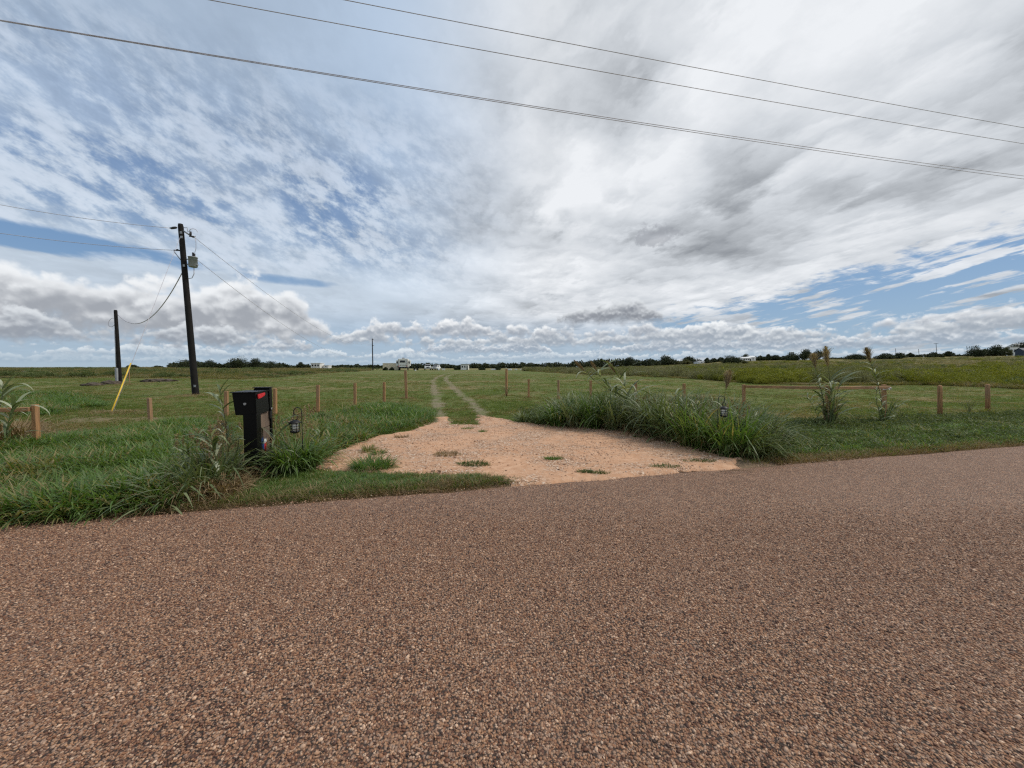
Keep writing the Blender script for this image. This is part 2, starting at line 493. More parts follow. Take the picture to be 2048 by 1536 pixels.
M['meadow'] = foliage('meadow_blades', [(0.0, (0.090, 0.100, 0.030)), (0.5, (0.160, 0.158, 0.055)), (0.85, (0.22, 0.19, 0.085)), (1.0, (0.29, 0.23, 0.12))],
                      dry=((0.26, 0.20, 0.10, 1), 0.30),
                      patches=[((0.120, 0.135, 0.030, 1), 0.045, 0.52, 0.60, 0.7), ((0.21, 0.185, 0.115, 1), 0.06, 0.50, 0.58, 0.85), ((0.060, 0.075, 0.030, 1), 0.10, 0.53, 0.62, 0.85)])
M['forb'] = foliage('forb_leaves', [(0.0, (0.100, 0.118, 0.020)), (0.5, (0.190, 0.205, 0.028)), (1.0, (0.30, 0.29, 0.045))], trans=0.3)
M['grayforb'] = foliage('gray_forb_leaves', [(0.0, (0.115, 0.118, 0.055)), (0.5, (0.19, 0.185, 0.105)), (1.0, (0.31, 0.29, 0.19))], trans=0.3,
                        patches=[((0.15, 0.165, 0.05, 1), 0.12, 0.48, 0.56, 0.85)])
M['reedpale'] = foliage('pale_reed_leaf', [(0.0, (0.13, 0.17, 0.085)), (0.5, (0.27, 0.31, 0.19)), (1.0, (0.48, 0.50, 0.36))], trans=0.3, spec=0.4, rough=0.5)
M['oak'] = foliage('oak_leaves', [(0.0, (0.024, 0.034, 0.016, 1)), (0.6, (0.040, 0.052, 0.024, 1)), (1.0, (0.070, 0.080, 0.036, 1))], trans=0.12)
M['oakpale'] = foliage('pale_tree_leaves', [(0.0, (0.06, 0.07, 0.03, 1)), (0.6, (0.095, 0.10, 0.045, 1)), (1.0, (0.15, 0.14, 0.065, 1))], trans=0.2)
M['plume'] = foliage('plume_hair', [(0.0, (0.17, 0.12, 0.07, 1)), (0.5, (0.31, 0.235, 0.15, 1)), (1.0, (0.52, 0.42, 0.30, 1))], trans=0.3)
M['stalk'] = foliage('cane_stalk', [(0.0, (0.09, 0.10, 0.045, 1)), (1.0, (0.16, 0.15, 0.07, 1))], trans=0.0)
M['bark'] = plain('bark', (0.055, 0.043, 0.033, 1), 0.9, bmp=0.02)
M['creosote'] = plain('creosoted_pole_wood', (0.009, 0.0075, 0.0068, 1), 0.8, var=0.4, scale=3, bmp=0.004)
M['black'] = plain('black_powder_coat', (0.0030, 0.0030, 0.0032, 1), 0.45, var=0.1, spec=0.14)
M['iron'] = plain('black_iron', (0.014, 0.014, 0.015, 1), 0.5)
M['red'] = plain('red_plastic', (0.62, 0.022, 0.035, 1), 0.4)
M['steel'] = plain('galvanised_steel', (0.34, 0.35, 0.36, 1), 0.45, metal=0.6)
M['tank'] = plain('grey_transformer_paint', (0.34, 0.355, 0.37, 1), 0.5, scale=3)
M['porcelain'] = plain('dark_porcelain', (0.05, 0.045, 0.045, 1), 0.25)
M['wire'] = plain('weathered_conductor', (0.50, 0.47, 0.50, 1), 0.5, metal=0.2)
M['yellow'] = plain('yellow_plastic', (0.72, 0.48, 0.045, 1), 0.5)
M['white'] = plain('white_paint', (0.74, 0.75, 0.75, 1), 0.5, var=0.05)
M['offwhite'] = plain('off_white_panel', (0.72, 0.72, 0.69, 1), 0.5, var=0.06)
M['beige'] = plain('beige_container_paint', (0.74, 0.66, 0.49, 1), 0.65, var=0.08, scale=1.5)
M['glass'] = plain('dark_glass', (0.012, 0.014, 0.017, 1), 0.12, spec=0.5)
M['rubber'] = plain('rubber', (0.018, 0.018, 0.018, 1), 0.8)
M['dark'] = plain('dark_machinery_paint', (0.03, 0.032, 0.036, 1), 0.6)
M['navy'] = plain('navy_shed_paint', (0.035, 0.050, 0.075, 1), 0.6, var=0.1)
M['roofgrey'] = plain('grey_metal_roof', (0.36, 0.37, 0.38, 1), 0.5)
M['blue'] = plain('blue_sign_paint', (0.035, 0.10, 0.32, 1), 0.45)
M['lampglass'] = plain('frosted_lamp_glass', (0.78, 0.78, 0.70, 1), 0.3)
M['soil'] = plain('dark_soil', (0.085, 0.068, 0.052, 1), 0.95, var=0.4, scale=4, bmp=0.02)

def wood(name, col, scale=1.0, grey=0.0):
    m, nt, b = new_mat(name)
    v = obj_pos(nt); x, y, z = sepxyz(nt, v)
    oi = nt.nodes.new('ShaderNodeObjectInfo'); r = E(nt, oi.outputs['Random'])
    g1 = noise(nt, vec(nt, x * 60 + r * 30, y * 60, z * 3.0), 1.0, 6, 0.6, 0.8)
    g2 = noise(nt, vec(nt, x * 4 + r * 9, y * 4, z * 1.5), 1.0, 3, 0.5)
    dk = tuple(c * 0.55 for c in col) + (1,); lt = tuple(c * 1.3 for c in col) + (1,)
    c = mixc(nt, g1.sm(0.3, 0.7), dk, lt)
    c = mixc(nt, (g2.sm(0.45, 0.75) * 0.4 + r * 0.2 + grey).sat(), c, (0.28, 0.20, 0.14, 1))
    nt.links.new(c, b.inputs['Base Color']); bump(nt, b, g1, 0.4, 0.004)
    return m
M['post'] = wood('treated_pine', (0.40, 0.215, 0.098))
M['oldwood'] = wood('weathered_board', (0.11, 0.080, 0.066), grey=0.1)

# ground
def ground_mat():
    m, nt, b = new_mat('pasture_ground')
    pos = geo_pos(nt); x, y, z = sepxyz(nt, pos)
    n1 = noise(nt, pos, 0.35, 4, 0.6, 0.4)
    n2 = noise(nt, pos, 3.0, 6, 0.65)
    n3 = noise(nt, pos, 38.0, 5, 0.7)
    n4 = noise(nt, vec(nt, x * 0.02, y * 0.045, 1.0), 1.0, 6, 0.62, 0.6)
    tr, me_, ls, br = (get_attr(nt, k) for k in ('track', 'meadow', 'lush', 'bare'))
    green = mixc(nt, n3.sm(0.3, 0.7), (0.070, 0.098, 0.024, 1), (0.146, 0.176, 0.050, 1))
    dry = mixc(nt, n3.sm(0.3, 0.7), (0.17, 0.125, 0.062, 1), (0.31, 0.24, 0.125, 1))
    n5 = noise(nt, vec(nt, x * 0.035, y * 0.16, 4.0), 1.0, 5, 0.6, 0.6)
    c = mixc(nt, (n1 * 0.40 + n2 * 0.2 + n5 * 0.40).sm(0.46, 0.62) * 0.8, green, dry)
    soil = mixc(nt, n3.sm(0.3, 0.7), (0.06, 0.05, 0.028, 1), (0.16, 0.125, 0.075, 1))
    c = mixc(nt, ls * 0.6, c, soil)
    md = ramp(nt, n4 * 0.75 + n2 * 0.25, [(0.35, (0.11, 0.115, 0.04, 1)), (0.5, (0.185, 0.165, 0.068, 1)), (0.62, (0.245, 0.195, 0.095, 1)), (0.7, (0.15, 0.15, 0.05, 1))])
    c = mixc(nt, me_, c, md)
    gravel = mixc(nt, n3.sm(0.25, 0.75), (0.14, 0.108, 0.078, 1), (0.34, 0.27, 0.20, 1))
    nb = noise(nt, pos, 1.1, 5, 0.65)
    c = mixc(nt, (tr * 1.9 - (n2 - 0.2) * 1.2 - (nb - 0.42) * 4.2).sat() * 0.72, c, gravel)
    brc = mixc(nt, n3.sm(0.3, 0.7), (0.15, 0.105, 0.068, 1), (0.28, 0.20, 0.13, 1))
    c = mixc(nt, (br * 1.4 - (n2 - 0.4) * 1.3).sat(), c, brc)
    nt.links.new(c, b.inputs['Base Color'])
    b.inputs['Roughness'].default_value = 0.95; b.inputs['Specular IOR Level'].default_value = 0.1
    bump(nt, b, n3 + n2 * 2.0, 0.6, 0.03)
    return m

STONES = [(0.0, (0.040, 0.026, 0.021, 1)), (0.15, (0.150, 0.068, 0.042, 1)), (0.31, (0.315, 0.158, 0.086, 1)), (0.46, (0.200, 0.116, 0.077, 1)),
          (0.62, (0.430, 0.242, 0.138, 1)), (0.77, (0.295, 0.197, 0.145, 1)), (0.90, (0.58, 0.375, 0.245, 1)), (1.0, (0.80, 0.66, 0.52, 1))]
def road_mat():
    m, nt, b = new_mat('chip_seal')
    pos = geo_pos(nt)
    v = voro(nt, pos, 72.0, dim='2D')
    s = sepxyz(nt, v.outputs['Color'])
    c = ramp(nt, s[0] * 0.8 + s[1] * 0.15, STONES)
    d = E(nt, v.outputs['Distance'])
    big = noise(nt, pos, 0.8, 4, 0.6); mid = noise(nt, pos, 9.0, 4, 0.6)
    gap = (d + (mid - 0.5) * 0.5).sm(0.36, 0.62)
    c = mixc(nt, gap * 0.92, c, (0.022, 0.018, 0.016, 1))
    c = mixc(nt, big.sm(0.35, 0.7) * 0.18, c, (0.28, 0.172, 0.118, 1))
    nt.links.new(c, b.inputs['Base Color'])
    b.inputs['Roughness'].default_value = 0.75; b.inputs['Specular IOR Level'].default_value = 0.3
    bump(nt, b, (1.0 - d) + s[2] * 0.3, 1.0, 0.007)
    return m
def stone_mat(name, stops, k=1.0):
    m, nt, b = new_mat(name)
    oi = nt.nodes.new('ShaderNodeObjectInfo')
    n = noise(nt, obj_pos(nt), 2.0, 4, 0.6)
    c = ramp(nt, (E(nt, oi.outputs['Random']) * 0.92 + (n - 0.5) * 0.25).sat(), stops)
    nt.links.new(c, b.inputs['Base Color'])
    b.inputs['Roughness'].default_value = 0.7; b.inputs['Specular IOR Level'].default_value = 0.35
    return m
DSTONES = [(0.0, (0.17, 0.095, 0.060, 1)), (0.3, (0.36, 0.205, 0.125, 1)), (0.55, (0.52, 0.325, 0.205, 1)), (0.8, (0.62, 0.43, 0.30, 1)), (1.0, (0.76, 0.66, 0.55, 1))]
def drive_mat():
    m, nt, b = new_mat('pink_gravel')
    pos = geo_pos(nt)
    v = voro(nt, pos, 46.0, dim='2D'); s = sepxyz(nt, v.outputs['Color']); d = E(nt, v.outputs['Distance'])
    big = noise(nt, pos, 0.9, 5, 0.62, 0.5); mid = noise(nt, pos, 7.0, 5, 0.65)
    fines = mixc(nt, mid.sm(0.3, 0.7), (0.45, 0.250, 0.145, 1), (0.60, 0.375, 0.240, 1))
    st = ramp(nt, s[0], DSTONES)
    gap = d.sm(0.45, 0.75)
    st = mixc(nt, gap * 0.7, st, (0.22, 0.125, 0.075, 1))
    c = mixc(nt, (big * 0.65 + mid * 0.35).sm(0.45, 0.58), fines, st)
    nt.links.new(c, b.inputs['Base Color'])
    b.inputs['Roughness'].default_value = 0.9; b.inputs['Specular IOR Level'].default_value = 0.15
    bump(nt, b, (1.0 - d) * (big * 0.6 + mid * 0.4).sm(0.40, 0.58) + mid * 0.6, 0.9, 0.01)
    return m

# ------------------------------------------------------------------ ground sheet
TUFT_SPOTS_BARE = [ground(*p) for p in [(130, 868), (340, 838), (180, 838), (226, 822)]]
LUSH_POLYS = [gpoly([(0, 1052), (120, 1040), (330, 1015), (400, 1000), (410, 940), (440, 862), (380, 850), (300, 862), (200, 868), (130, 880), (0, 905)]),
              gpoly([(0, 828), (90, 832), (200, 812), (190, 796), (120, 788), (0, 786)]),
              gpoly([(600, 905), (660, 900), (760, 868), (868, 842), (862, 822), (760, 812), (680, 826), (600, 842), (520, 856), (540, 880)])]
def ground_sheet():
    th_f = np.linspace(R(-62), R(62), 620)
    th_b = np.linspace(R(62), R(298), 60)[1:-1]
    th = np.concatenate([th_f, th_b])
    r = np.concatenate([[0.0], np.geomspace(0.8, 60, 300), np.geomspace(62, 420, 130), np.geomspace(450, 4500, 24)])
    T, RR = np.meshgrid(th, r)
    X = np.sin(T) * RR; Y = np.cos(T) * RR
    Z = terrain(X, Y)
    nr, na = X.shape
    idx = np.arange(nr * na).reshape(nr, na)
    a = idx[:-1]; bq = idx[1:]
    Fq = np.stack([a, np.roll(a, -1, 1), np.roll(bq, -1, 1), bq], -1).reshape(-1, 4)
    V = np.stack([X, Y, Z], -1).reshape(-1, 3)
    me = mesh_np('ground', V, Fq[:, ::-1], smooth=True)
    x, y = V[:, 0], V[:, 1]
    d = np.minimum(seg_dist(x, y, RUT_A), seg_dist(x, y, RUT_B))
    wv = 0.25 + 0.12 * wob(x, y, 1.3, 3.0)
    attr(me, 'track', sstep(wv + 0.26, wv * 0.5, d) * (0.75 + 0.25 * wob(x, y, 0.4, 6.0)))
    tan = np.where(y > 1, x / np.maximum(y, 1.0), 0)
    md = meadow_depth(tan)
    attr(me, 'meadow', sstep(0.98, 1.06, y / md) * (y > 10))
    lush = np.zeros(len(x))
    for P in LUSH_POLYS: lush = np.maximum(lush, in_poly(x, y, P).astype(float))
    attr(me, 'lush', lush)
    bare = np.zeros(len(x))
    for g in TUFT_SPOTS_BARE: bare = np.maximum(bare, 0.6 * sstep(1.5, 0.4, np.hypot((x - g[0]) * 0.6, y - g[1])))
    p = x * RN[0] + y * RN[1]
    bare = np.maximum(bare, sstep(0.45, 0.05, np.abs(p - EDGE - 0.1)) * 0.9)
    attr(me, 'bare', bare)
    o = link('ground', me, ground_mat()); tag(o, kind='structure')
ground_sheet()

def road_sheet():
    s = np.concatenate([-np.geomspace(260, 12.2, 40), np.arange(-12, 20, 0.08), np.geomspace(20.2, 300, 50)])
    q = np.linspace(0, 1, 40) ** 0.6
    S, Q = np.meshgrid(s, q)
    edge = EDGE + 0.035 * wob(S, 0 * S, 2.1, 1.0) + 0.02 * wob(S, 0 * S, 7.0, 2.0)
    p0 = -3.1
    Pp = p0 + (edge - p0) * Q
    X = S * RD[0] + Pp * RN[0]; Y = S * RD[1] + Pp * RN[1]
    Z = 0.0 + 0.02 * np.cos(Pp / 5.0) - 0.02 + 0.004 * wob(X, Y, 0.8, 2)
    Z = np.where(Q > 0.999, Z - 0.03, Z)
    nr, na = X.shape; idx = np.arange(nr * na).reshape(nr, na)
    Fq = np.stack([idx[:-1, :-1], idx[:-1, 1:], idx[1:, 1:], idx[1:, :-1]], -1).reshape(-1, 4)
    o = link('road', mesh_np('road', np.stack([X, Y, Z], -1), Fq, smooth=True), road_mat()); tag(o, kind='structure')
road_sheet()
def road_z(x, y):
    p = x * RN[0] + y * RN[1]
    return 0.02 * np.cos(p / 5.0) - 0.02 + 0.004 * wob(x, y, 0.8, 2)

def drive_z(x, y):
    x = np.asarray(x, float)
    rutl = seg_dist(x, y, DR_MARK)
    p = x * RN[0] + np.asarray(y) * RN[1]
    base = terrain(x, y) + 0.045 * sstep(EDGE + 0.25, EDGE - 0.05, p)
    lip = sstep(EDGE - 0.42, EDGE + 0.25, p + 0.10 * wob(x, y, 1.3, 2.0) + 0.04 * wob(x, y, 5.0, 1.0))
    return base + 0.030 * lip - 0.008 + lip * (0.010 * wob(x, y, 1.6, 7.0) + 0.004 * wob(x, y, 6.0, 3.0)) + 0.003 * wob(x, y, 9.0, 5.0) - 0.012 * sstep(0.24, 0.05, rutl)
DR_MARK = gpoly([(1175, 889), (1240, 897), (1330, 914)])
def drive_sheet():
    st = 0.045
    x0, y0 = DRIVE.min(0) - 0.4; x1, y1 = DRIVE.max(0) + 0.4
    xs = np.arange(x0, x1, st); ys = np.arange(y0, y1, st)
    X, Y = np.meshgrid(xs, ys)
    wx = X + 0.16 * wob(X, Y, 2.6, 1.0) + 0.07 * wob(X, Y, 11, 2.0); wy = Y + 0.16 * wob(X, Y, 2.8, 4.0) + 0.07 * wob(X, Y, 12, 5.0)
    keep = in_poly(wx, wy, DRIVE)
    P = X * RN[0] + Y * RN[1]
    keep &= P > EDGE - 0.16 + 0.13 * wob(X, Y, 0.9, 3.0) + 0.09 * wob(X, Y, 3.7, 1.0) + 0.05 * wob(X, Y, 13.0, 6.0)
    Z = drive_z(X, Y)
    # the sheet's rim dips into the ground
    k = keep.copy()
    for _ in range(2):
        k[1:-1, 1:-1] = k[1:-1, 1:-1] & k[:-2, 1:-1] & k[2:, 1:-1] & k[1:-1, :-2] & k[1:-1, 2:]
    Z = np.where(k, Z, Z - 0.035)
    idx = np.arange(X.size).reshape(X.shape)
    Fq = np.stack([idx[:-1, :-1], idx[:-1, 1:], idx[1:, 1:], idx[1:, :-1]], -1)
    kk = keep[:-1, :-1] & keep[:-1, 1:] & keep[1:, 1:] & keep[1:, :-1]
    Fq = Fq[kk].reshape(-1, 4)
    used = np.unique(Fq); remap = np.zeros(X.size, np.int32); remap[used] = np.arange(len(used))
    V = np.stack([X, Y, Z], -1).reshape(-1, 3)[used]
    o = link('driveway', mesh_np('driveway', V, remap[Fq], smooth=True), drive_mat()); tag(o, kind='structure')
drive_sheet()

# ------------------------------------------------------------------ scattering (only for what nobody could count)
SRC = {}
def source(key, meshes, mat):
    col = bpy.data.collections.new('source_' + key)
    for i, me in enumerate(meshes):
        o = bpy.data.objects.new('%s_%02d' % (key, i), me)
        if not me.materials: me.materials.append(mat)
        col.objects.link(o)
    SRC[key] = (col, len(meshes))

def scatter(name, key, P, scl, rot=None, label=None):
    col, nv = SRC[key]
    n = len(P)
    if rot is None: rot = np.stack([rng.normal(0, 0.06, n), rng.normal(0, 0.06, n), rng.uniform(0, 6.283, n)], -1)
    me = bpy.data.meshes.new(name)
    me.vertices.add(n); me.vertices.foreach_set('co', np.asarray(P, np.float32).ravel())
    a = me.attributes.new('rot', 'FLOAT_VECTOR', 'POINT'); a.data.foreach_set('vector', np.asarray(rot, np.float32).ravel())
    scl = np.asarray(scl, np.float32)
    if scl.ndim == 1: scl = np.stack([scl] * 3, -1)
    a = me.attributes.new('scl', 'FLOAT_VECTOR', 'POINT'); a.data.foreach_set('vector', scl.ravel())
    a = me.attributes.new('pick', 'INT', 'POINT'); a.data.foreach_set('value', rng.integers(0, nv, n).astype(np.int32))
    o = bpy.data.objects.new(name, me); C.objects.link(o); tag(o, label, kind='stuff')
    ng = bpy.data.node_groups.new(name + '_scatter', 'GeometryNodeTree')
    ng.interface.new_socket('Geometry', in_out='INPUT', socket_type='NodeSocketGeometry')
    ng.interface.new_socket('Geometry', in_out='OUTPUT', socket_type='NodeSocketGeometry')
    N = ng.nodes.new; L = ng.links.new
    gi, go = N('NodeGroupInput'), N('NodeGroupOutput')
    ci = N('GeometryNodeCollectionInfo'); ci.inputs['Collection'].default_value = col
    ci.inputs['Separate Children'].default_value = True; ci.inputs['Reset Children'].default_value = True
    ip = N('GeometryNodeInstanceOnPoints'); ip.inputs['Pick Instance'].default_value = True
    def na(nm, ty):
        q = N('GeometryNodeInputNamedAttribute'); q.data_type = ty; q.inputs['Name'].default_value = nm
        return q.outputs['Attribute']
    e2r = N('FunctionNodeEulerToRotation'); L(na('rot', 'FLOAT_VECTOR'), e2r.inputs[0])
    L(gi.outputs[0], ip.inputs['Points']); L(ci.outputs[0], ip.inputs['Instance'])
    L(na('pick', 'INT'), ip.inputs['Instance Index']); L(e2r.outputs[0], ip.inputs['Rotation']); L(na('scl', 'FLOAT_VECTOR'), ip.inputs['Scale'])
    L(ip.outputs[0], go.inputs[0])
    md = o.modifiers.new('scatter', 'NODES'); md.node_group = ng
    return o

def blades(n, rad, L, w, tilt, curl, seg=4, wind=0.0, tint=(0, 1), seed=None, base_pow=0.5, kink=0.0):
    """n arching blades as arrays (verts, quads, tint)"""
    r_ = rng if seed is None else np.random.default_rng(seed)
    rr = rad * r_.uniform(0, 1, n) ** base_pow; ph = r_.uniform(0, 6.283, n)
    bx, by = rr * np.cos(ph), rr * np.sin(ph)
    a = ph + r_.normal(0, 0.9, n)
    Ln = r_.uniform(L[0], L[1], n); W = r_.uniform(w[0], w[1], n)
    t0 = np.abs(r_.normal(tilt[0], tilt[1], n)); cu = r_.uniform(curl[0], curl[1], n)
    pos = np.stack([bx, by, np.full(n, -0.02)], -1)
    V = np.zeros((n, seg + 1, 2, 3))
    tw = r_.normal(0, 0.5, n)
    kk = r_.uniform(0.45, 0.8, n); kamt = np.where(r_.uniform(0, 1, n) < 0.35, kink, 0.0)
    for i in range(seg + 1):
        s = i / seg
        th = t0 + cu * s ** 1.4 + kamt * (s > kk)
        dirv = np.stack([np.cos(a) * np.sin(th) + wind * s, np.sin(a) * np.sin(th), np.cos(th)], -1)
        if i > 0: pos = pos + dirv * (Ln / seg)[:, None]
        prof = (0.65 + 0.35 * min(1, s / 0.3)) * (1.0 if s < 0.55 else max(0.03, 1 - ((s - 0.55) / 0.45) ** 1.3))
        side = np.stack([-np.sin(a + tw * s), np.cos(a + tw * s), 0.25 * np.sin(tw)], -1) * (W * prof * 0.5)[:, None]
        V[:, i, 0] = pos - side; V[:, i, 1] = pos + side
    base = (np.arange(n) * (seg + 1) * 2)[:, None]
    k = np.arange(seg) * 2
    Fq = np.stack([base + k, base + k + 1, base + k + 3, base + k + 2], -1).reshape(-1, 4)
    T = np.repeat(r_.uniform(tint[0], tint[1], n), (seg + 1) * 2)
    return V.reshape(-1, 3), Fq, T

def join(parts):
    Vs, Fs, Ts, o = [], [], [], 0
    for V, Fq, T in parts:
        Vs.append(V); Fs.append(Fq + o); Ts.append(T); o += len(V)
    return np.concatenate(Vs), np.concatenate(Fs), np.concatenate(Ts)

def leafcloud(n, centre, radii, size, seed, shell=0.55, aspect=0.5, flat=0.0, tint=(0, 1)):
    """n leaf faces through an ellipsoid"""
    r_ = np.random.default_rng(seed)
    d = r_.normal(0, 1, (n, 3)); d /= np.linalg.norm(d, axis=1)[:, None]
    rad = (shell + (1 - shell) * r_.uniform(0, 1, n))[:, None] * r_.uniform(0.85, 1.08, n)[:, None]
    c = np.asarray(centre) + d * rad * np.asarray(radii)
    u = r_.normal(0, 1, (n, 3)); u[:, 2] *= (1 - flat); u /= np.linalg.norm(u, axis=1)[:, None]
    v = np.cross(u, r_.normal(0, 1, (n, 3))); v /= np.linalg.norm(v, axis=1)[:, None]
    s = r_.uniform(size[0], size[1], n)[:, None]
    V = np.stack([c - u * s, c - v * s * aspect, c + u * s, c + v * s * aspect], 1).reshape(-1, 3)
    Fq = np.arange(n * 4).reshape(n, 4)
    return V, Fq, np.repeat(r_.uniform(tint[0], tint[1], n), 4)

def variants(k, fn): return [mesh_np('clump', *fn(i)) for i in range(k)]

# stones
def stone_mesh(i):
    r_ = np.random.default_rng(100 + i)
    bm = bmesh.new(); bmesh.ops.create_icosphere(bm, subdivisions=1, radius=1.0)
    sc = (r_.uniform(0.8, 1.2), r_.uniform(0.6, 0.9), r_.uniform(0.42, 0.62))
    for v in bm.verts:
        k = r_.uniform(0.86, 1.14)
        v.co = Vector((v.co.x * sc[0] * k, v.co.y * sc[1] * k, v.co.z * sc[2] * k))
    me = bpy.data.meshes.new('stone'); bm.to_mesh(me); bm.free()
    me.polygons.foreach_set('use_smooth', np.full(len(me.polygons), True))
    return me
source('chip', [stone_mesh(i) for i in range(9)], stone_mat('chip_stone', STONES))
source('pebble', [stone_mesh(20 + i) for i in range(8)], stone_mat('drive_stone', DSTONES))

def road_chips():
    sp = 0.0128
    Ymax = 4.6
    xs = np.arange(-6.4, 6.4, sp); ys = np.arange(1.35, Ymax, sp)
    X, Y = np.meshgrid(xs, ys); X = X + (np.arange(len(ys)) % 2)[:, None] * sp * 0.5
    X = X.ravel() + rng.uniform(-0.42, 0.42, X.size) * sp; Y = Y.ravel() + rng.uniform(-0.42, 0.42, Y.size) * sp
    patchy = wob(X, Y, 14.0, 3.0) * 0.5 + wob(X, Y, 5.0, 1.0) * 0.5
    keep = (np.abs(X) < Y * 1.36 + 0.12) & (X * RN[0] + Y * RN[1] < EDGE - 0.03)
    keep &= rng.uniform(0, 1, X.size) < (0.86 - 0.28 * (patchy < -0.3)) * sstep(Ymax, 3.4, Y)
    X, Y = X[keep], Y[keep]; n = len(X)
    sc = np.clip(rng.lognormal(math.log(0.0060), 0.32, n), 0.0034, 0.0130)
    Z = road_z(X, Y) + sc * 0.10 + rng.uniform(-0.001, 0.0015, n)
    rot = np.stack([rng.normal(0, 0.3, n), rng.normal(0, 0.3, n), rng.uniform(0, 6.283, n)], -1)
    scatter('road_chippings', 'chip', np.stack([X, Y, Z], -1), sc, rot, 'brown and tan stone chippings rolled into the road surface')
road_chips()

def drive_pebbles():
    n = 60000
    x0, y0 = DRIVE.min(0); x1, y1 = DRIVE.max(0)
    X = rng.uniform(x0, x1, n); Y = rng.uniform(y0, y1, n)
    P = X * RN[0] + Y * RN[1]
    den = 0.35 + 0.45 * (wob(X, Y, 1.1, 5.0) + 0.6 * wob(X, Y, 3.4, 2.0)) + 0.25 * sstep(1.2, 0.0, seg_dist(X, Y, DR_MARK))
    keep = in_poly(X, Y, DRIVE) & (P > EDGE) & (rng.uniform(0, 1, n) < np.clip(den * 0.95 - 0.14, 0.03, 1))
    X, Y = X[keep], Y[keep]; m = len(X)
    sc = np.clip(rng.lognormal(math.log(0.0095), 0.42, m), 0.004, 0.032)
    rot = np.stack([rng.normal(0, 0.35, m), rng.normal(0, 0.35, m), rng.uniform(0, 6.283, m)], -1)
    scatter('driveway_pebbles', 'pebble', np.stack([X, Y, drive_z(X, Y) + sc * 0.12], -1), sc, rot, 'loose pink and tan pebbles on the gravel driveway')
    # a few that spilled on to the asphalt edge
    s = rng.uniform(-2, 8, 900); p = EDGE - np.abs(rng.normal(0, 0.16, 900))
    X = s * RD[0] + p * RN[0]; Y = s * RD[1] + p * RN[1]
    sc = rng.uniform(0.004, 0.011, 900)
    scatter('spilled_pebbles', 'pebble', np.stack([X, Y, road_z(X, Y) + sc * 0.2], -1), sc, None, 'pink pebbles spilled along the road edge')
drive_pebbles()

# grass kinds
source('lawntuft', variants(8, lambda i: blades(34, 0.14, (0.05, 0.13), (0.006, 0.012), (0.5, 0.35), (0.2, 1.3), 3, seed=200 + i)), M['lawn'])
source('lushtuft', variants(8, lambda i: blades(46, 0.17, (0.14, 0.38), (0.009, 0.019), (0.4, 0.3), (0.6, 2.2), 5, seed=300 + i)), M['lush'])
source('strawtuft', variants(6, lambda i: blades(42, 0.15, (0.10, 0.34), (0.003, 0.008), (0.7, 0.45), (0.3, 1.6), 4, seed=400 + i)), M['straw'])
source('seedstalk', variants(5, lambda i: join([blades(5, 0.10, (0.55, 0.95), (0.004, 0.006), (0.10, 0.1), (0.0, 0.35), 4, seed=460 + i)] + [leafcloud(26, (0.05 * math.cos(k * 2.1), 0.05 * math.sin(k * 2.1), 0.66 + 0.05 * k), (0.025, 0.025, 0.09), (0.012, 0.028), 480 + i * 7 + k, 0.2, 0.35) for k in range(3)])), M['straw'])
source('weedtuft', variants(6, lambda i: join([blades(14, 0.10, (0.10, 0.22), (0.006, 0.012), (0.4, 0.3), (0.4, 1.5), 4, seed=500 + i),
                                             leafcloud(46, (0, 0, 0.07), (0.15, 0.15, 0.08), (0.012, 0.03), 520 + i, 0.2, 0.55, 0.4)])), M['weed'])
source('tallgrass', variants(6, lambda i: blades(60, 0.30, (0.55, 1.15), (0.012, 0.028), (0.25, 0.2), (0.5, 1.7), 6, seed=600 + i, kink=0.6)), M['reedleaf'])
source('meadowclump', variants(7, lambda i: blades(80, 0.55, (0.40, 1.05), (0.014, 0.035), (0.25, 0.2), (0.2, 1.2), 3, seed=700 + i)), M['meadow'])
source('forbclump', variants(6, lambda i: join([blades(24, 0.45, (0.5, 1.05), (0.012, 0.02), (0.2, 0.15), (0.1, 0.5), 3, seed=800 + i),
                                              leafcloud(230, (0, 0, 0.52), (0.62, 0.62, 0.50), (0.04, 0.09), 820 + i, 0.35, 0.5)])), M['forb'])
source('weedclump', variants(5, lambda i: join([blades(30, 0.45, (0.5, 1.0), (0.012, 0.02), (0.3, 0.2), (0.2, 0.9), 3, seed=860 + i),
                                              leafcloud(200, (0, 0, 0.48), (0.60, 0.60, 0.46), (0.04, 0.09), 880 + i, 0.35, 0.5)])), M['weed'])
source('grayclump', variants(6, lambda i: join([blades(30, 0.45, (0.5, 1.1), (0.010, 0.018), (0.2, 0.18), (0.1, 0.5), 3, seed=900 + i),
                                              leafcloud(210, (0, 0, 0.55), (0.60, 0.60, 0.52), (0.035, 0.08), 920 + i, 0.35, 0.4)])), M['grayforb'])

def on_ground(X, Y): return np.stack([X, Y, terrain(X, Y)], -1)
def sample(poly, n, jit=0.12):
    x0, y0 = poly.min(0); x1, y1 = poly.max(0)
    X = rng.uniform(x0, x1, n * 4); Y = rng.uniform(y0, y1, n * 4)
    k = in_poly(X + jit * rng.normal(0, 1, n * 4), Y + jit * rng.normal(0, 1, n * 4), poly)
    return X[k][:n], Y[k][:n]
def off_track(X, Y, w=0.20):
    d = np.minimum(seg_dist(X, Y, RUT_A), seg_dist(X, Y, RUT_B))
    return d > w + 0.12 * wob(X, Y, 1.5, 2.0)
def off_drive(X, Y, m=0.05):
    return ~in_poly(X + 0.10 * wob(X, Y, 3.1, 1.0), Y + 0.10 * wob(X, Y, 3.3, 4.0), DRIVE) & ((X * RN[0] + Y * RN[1]) > EDGE + m)

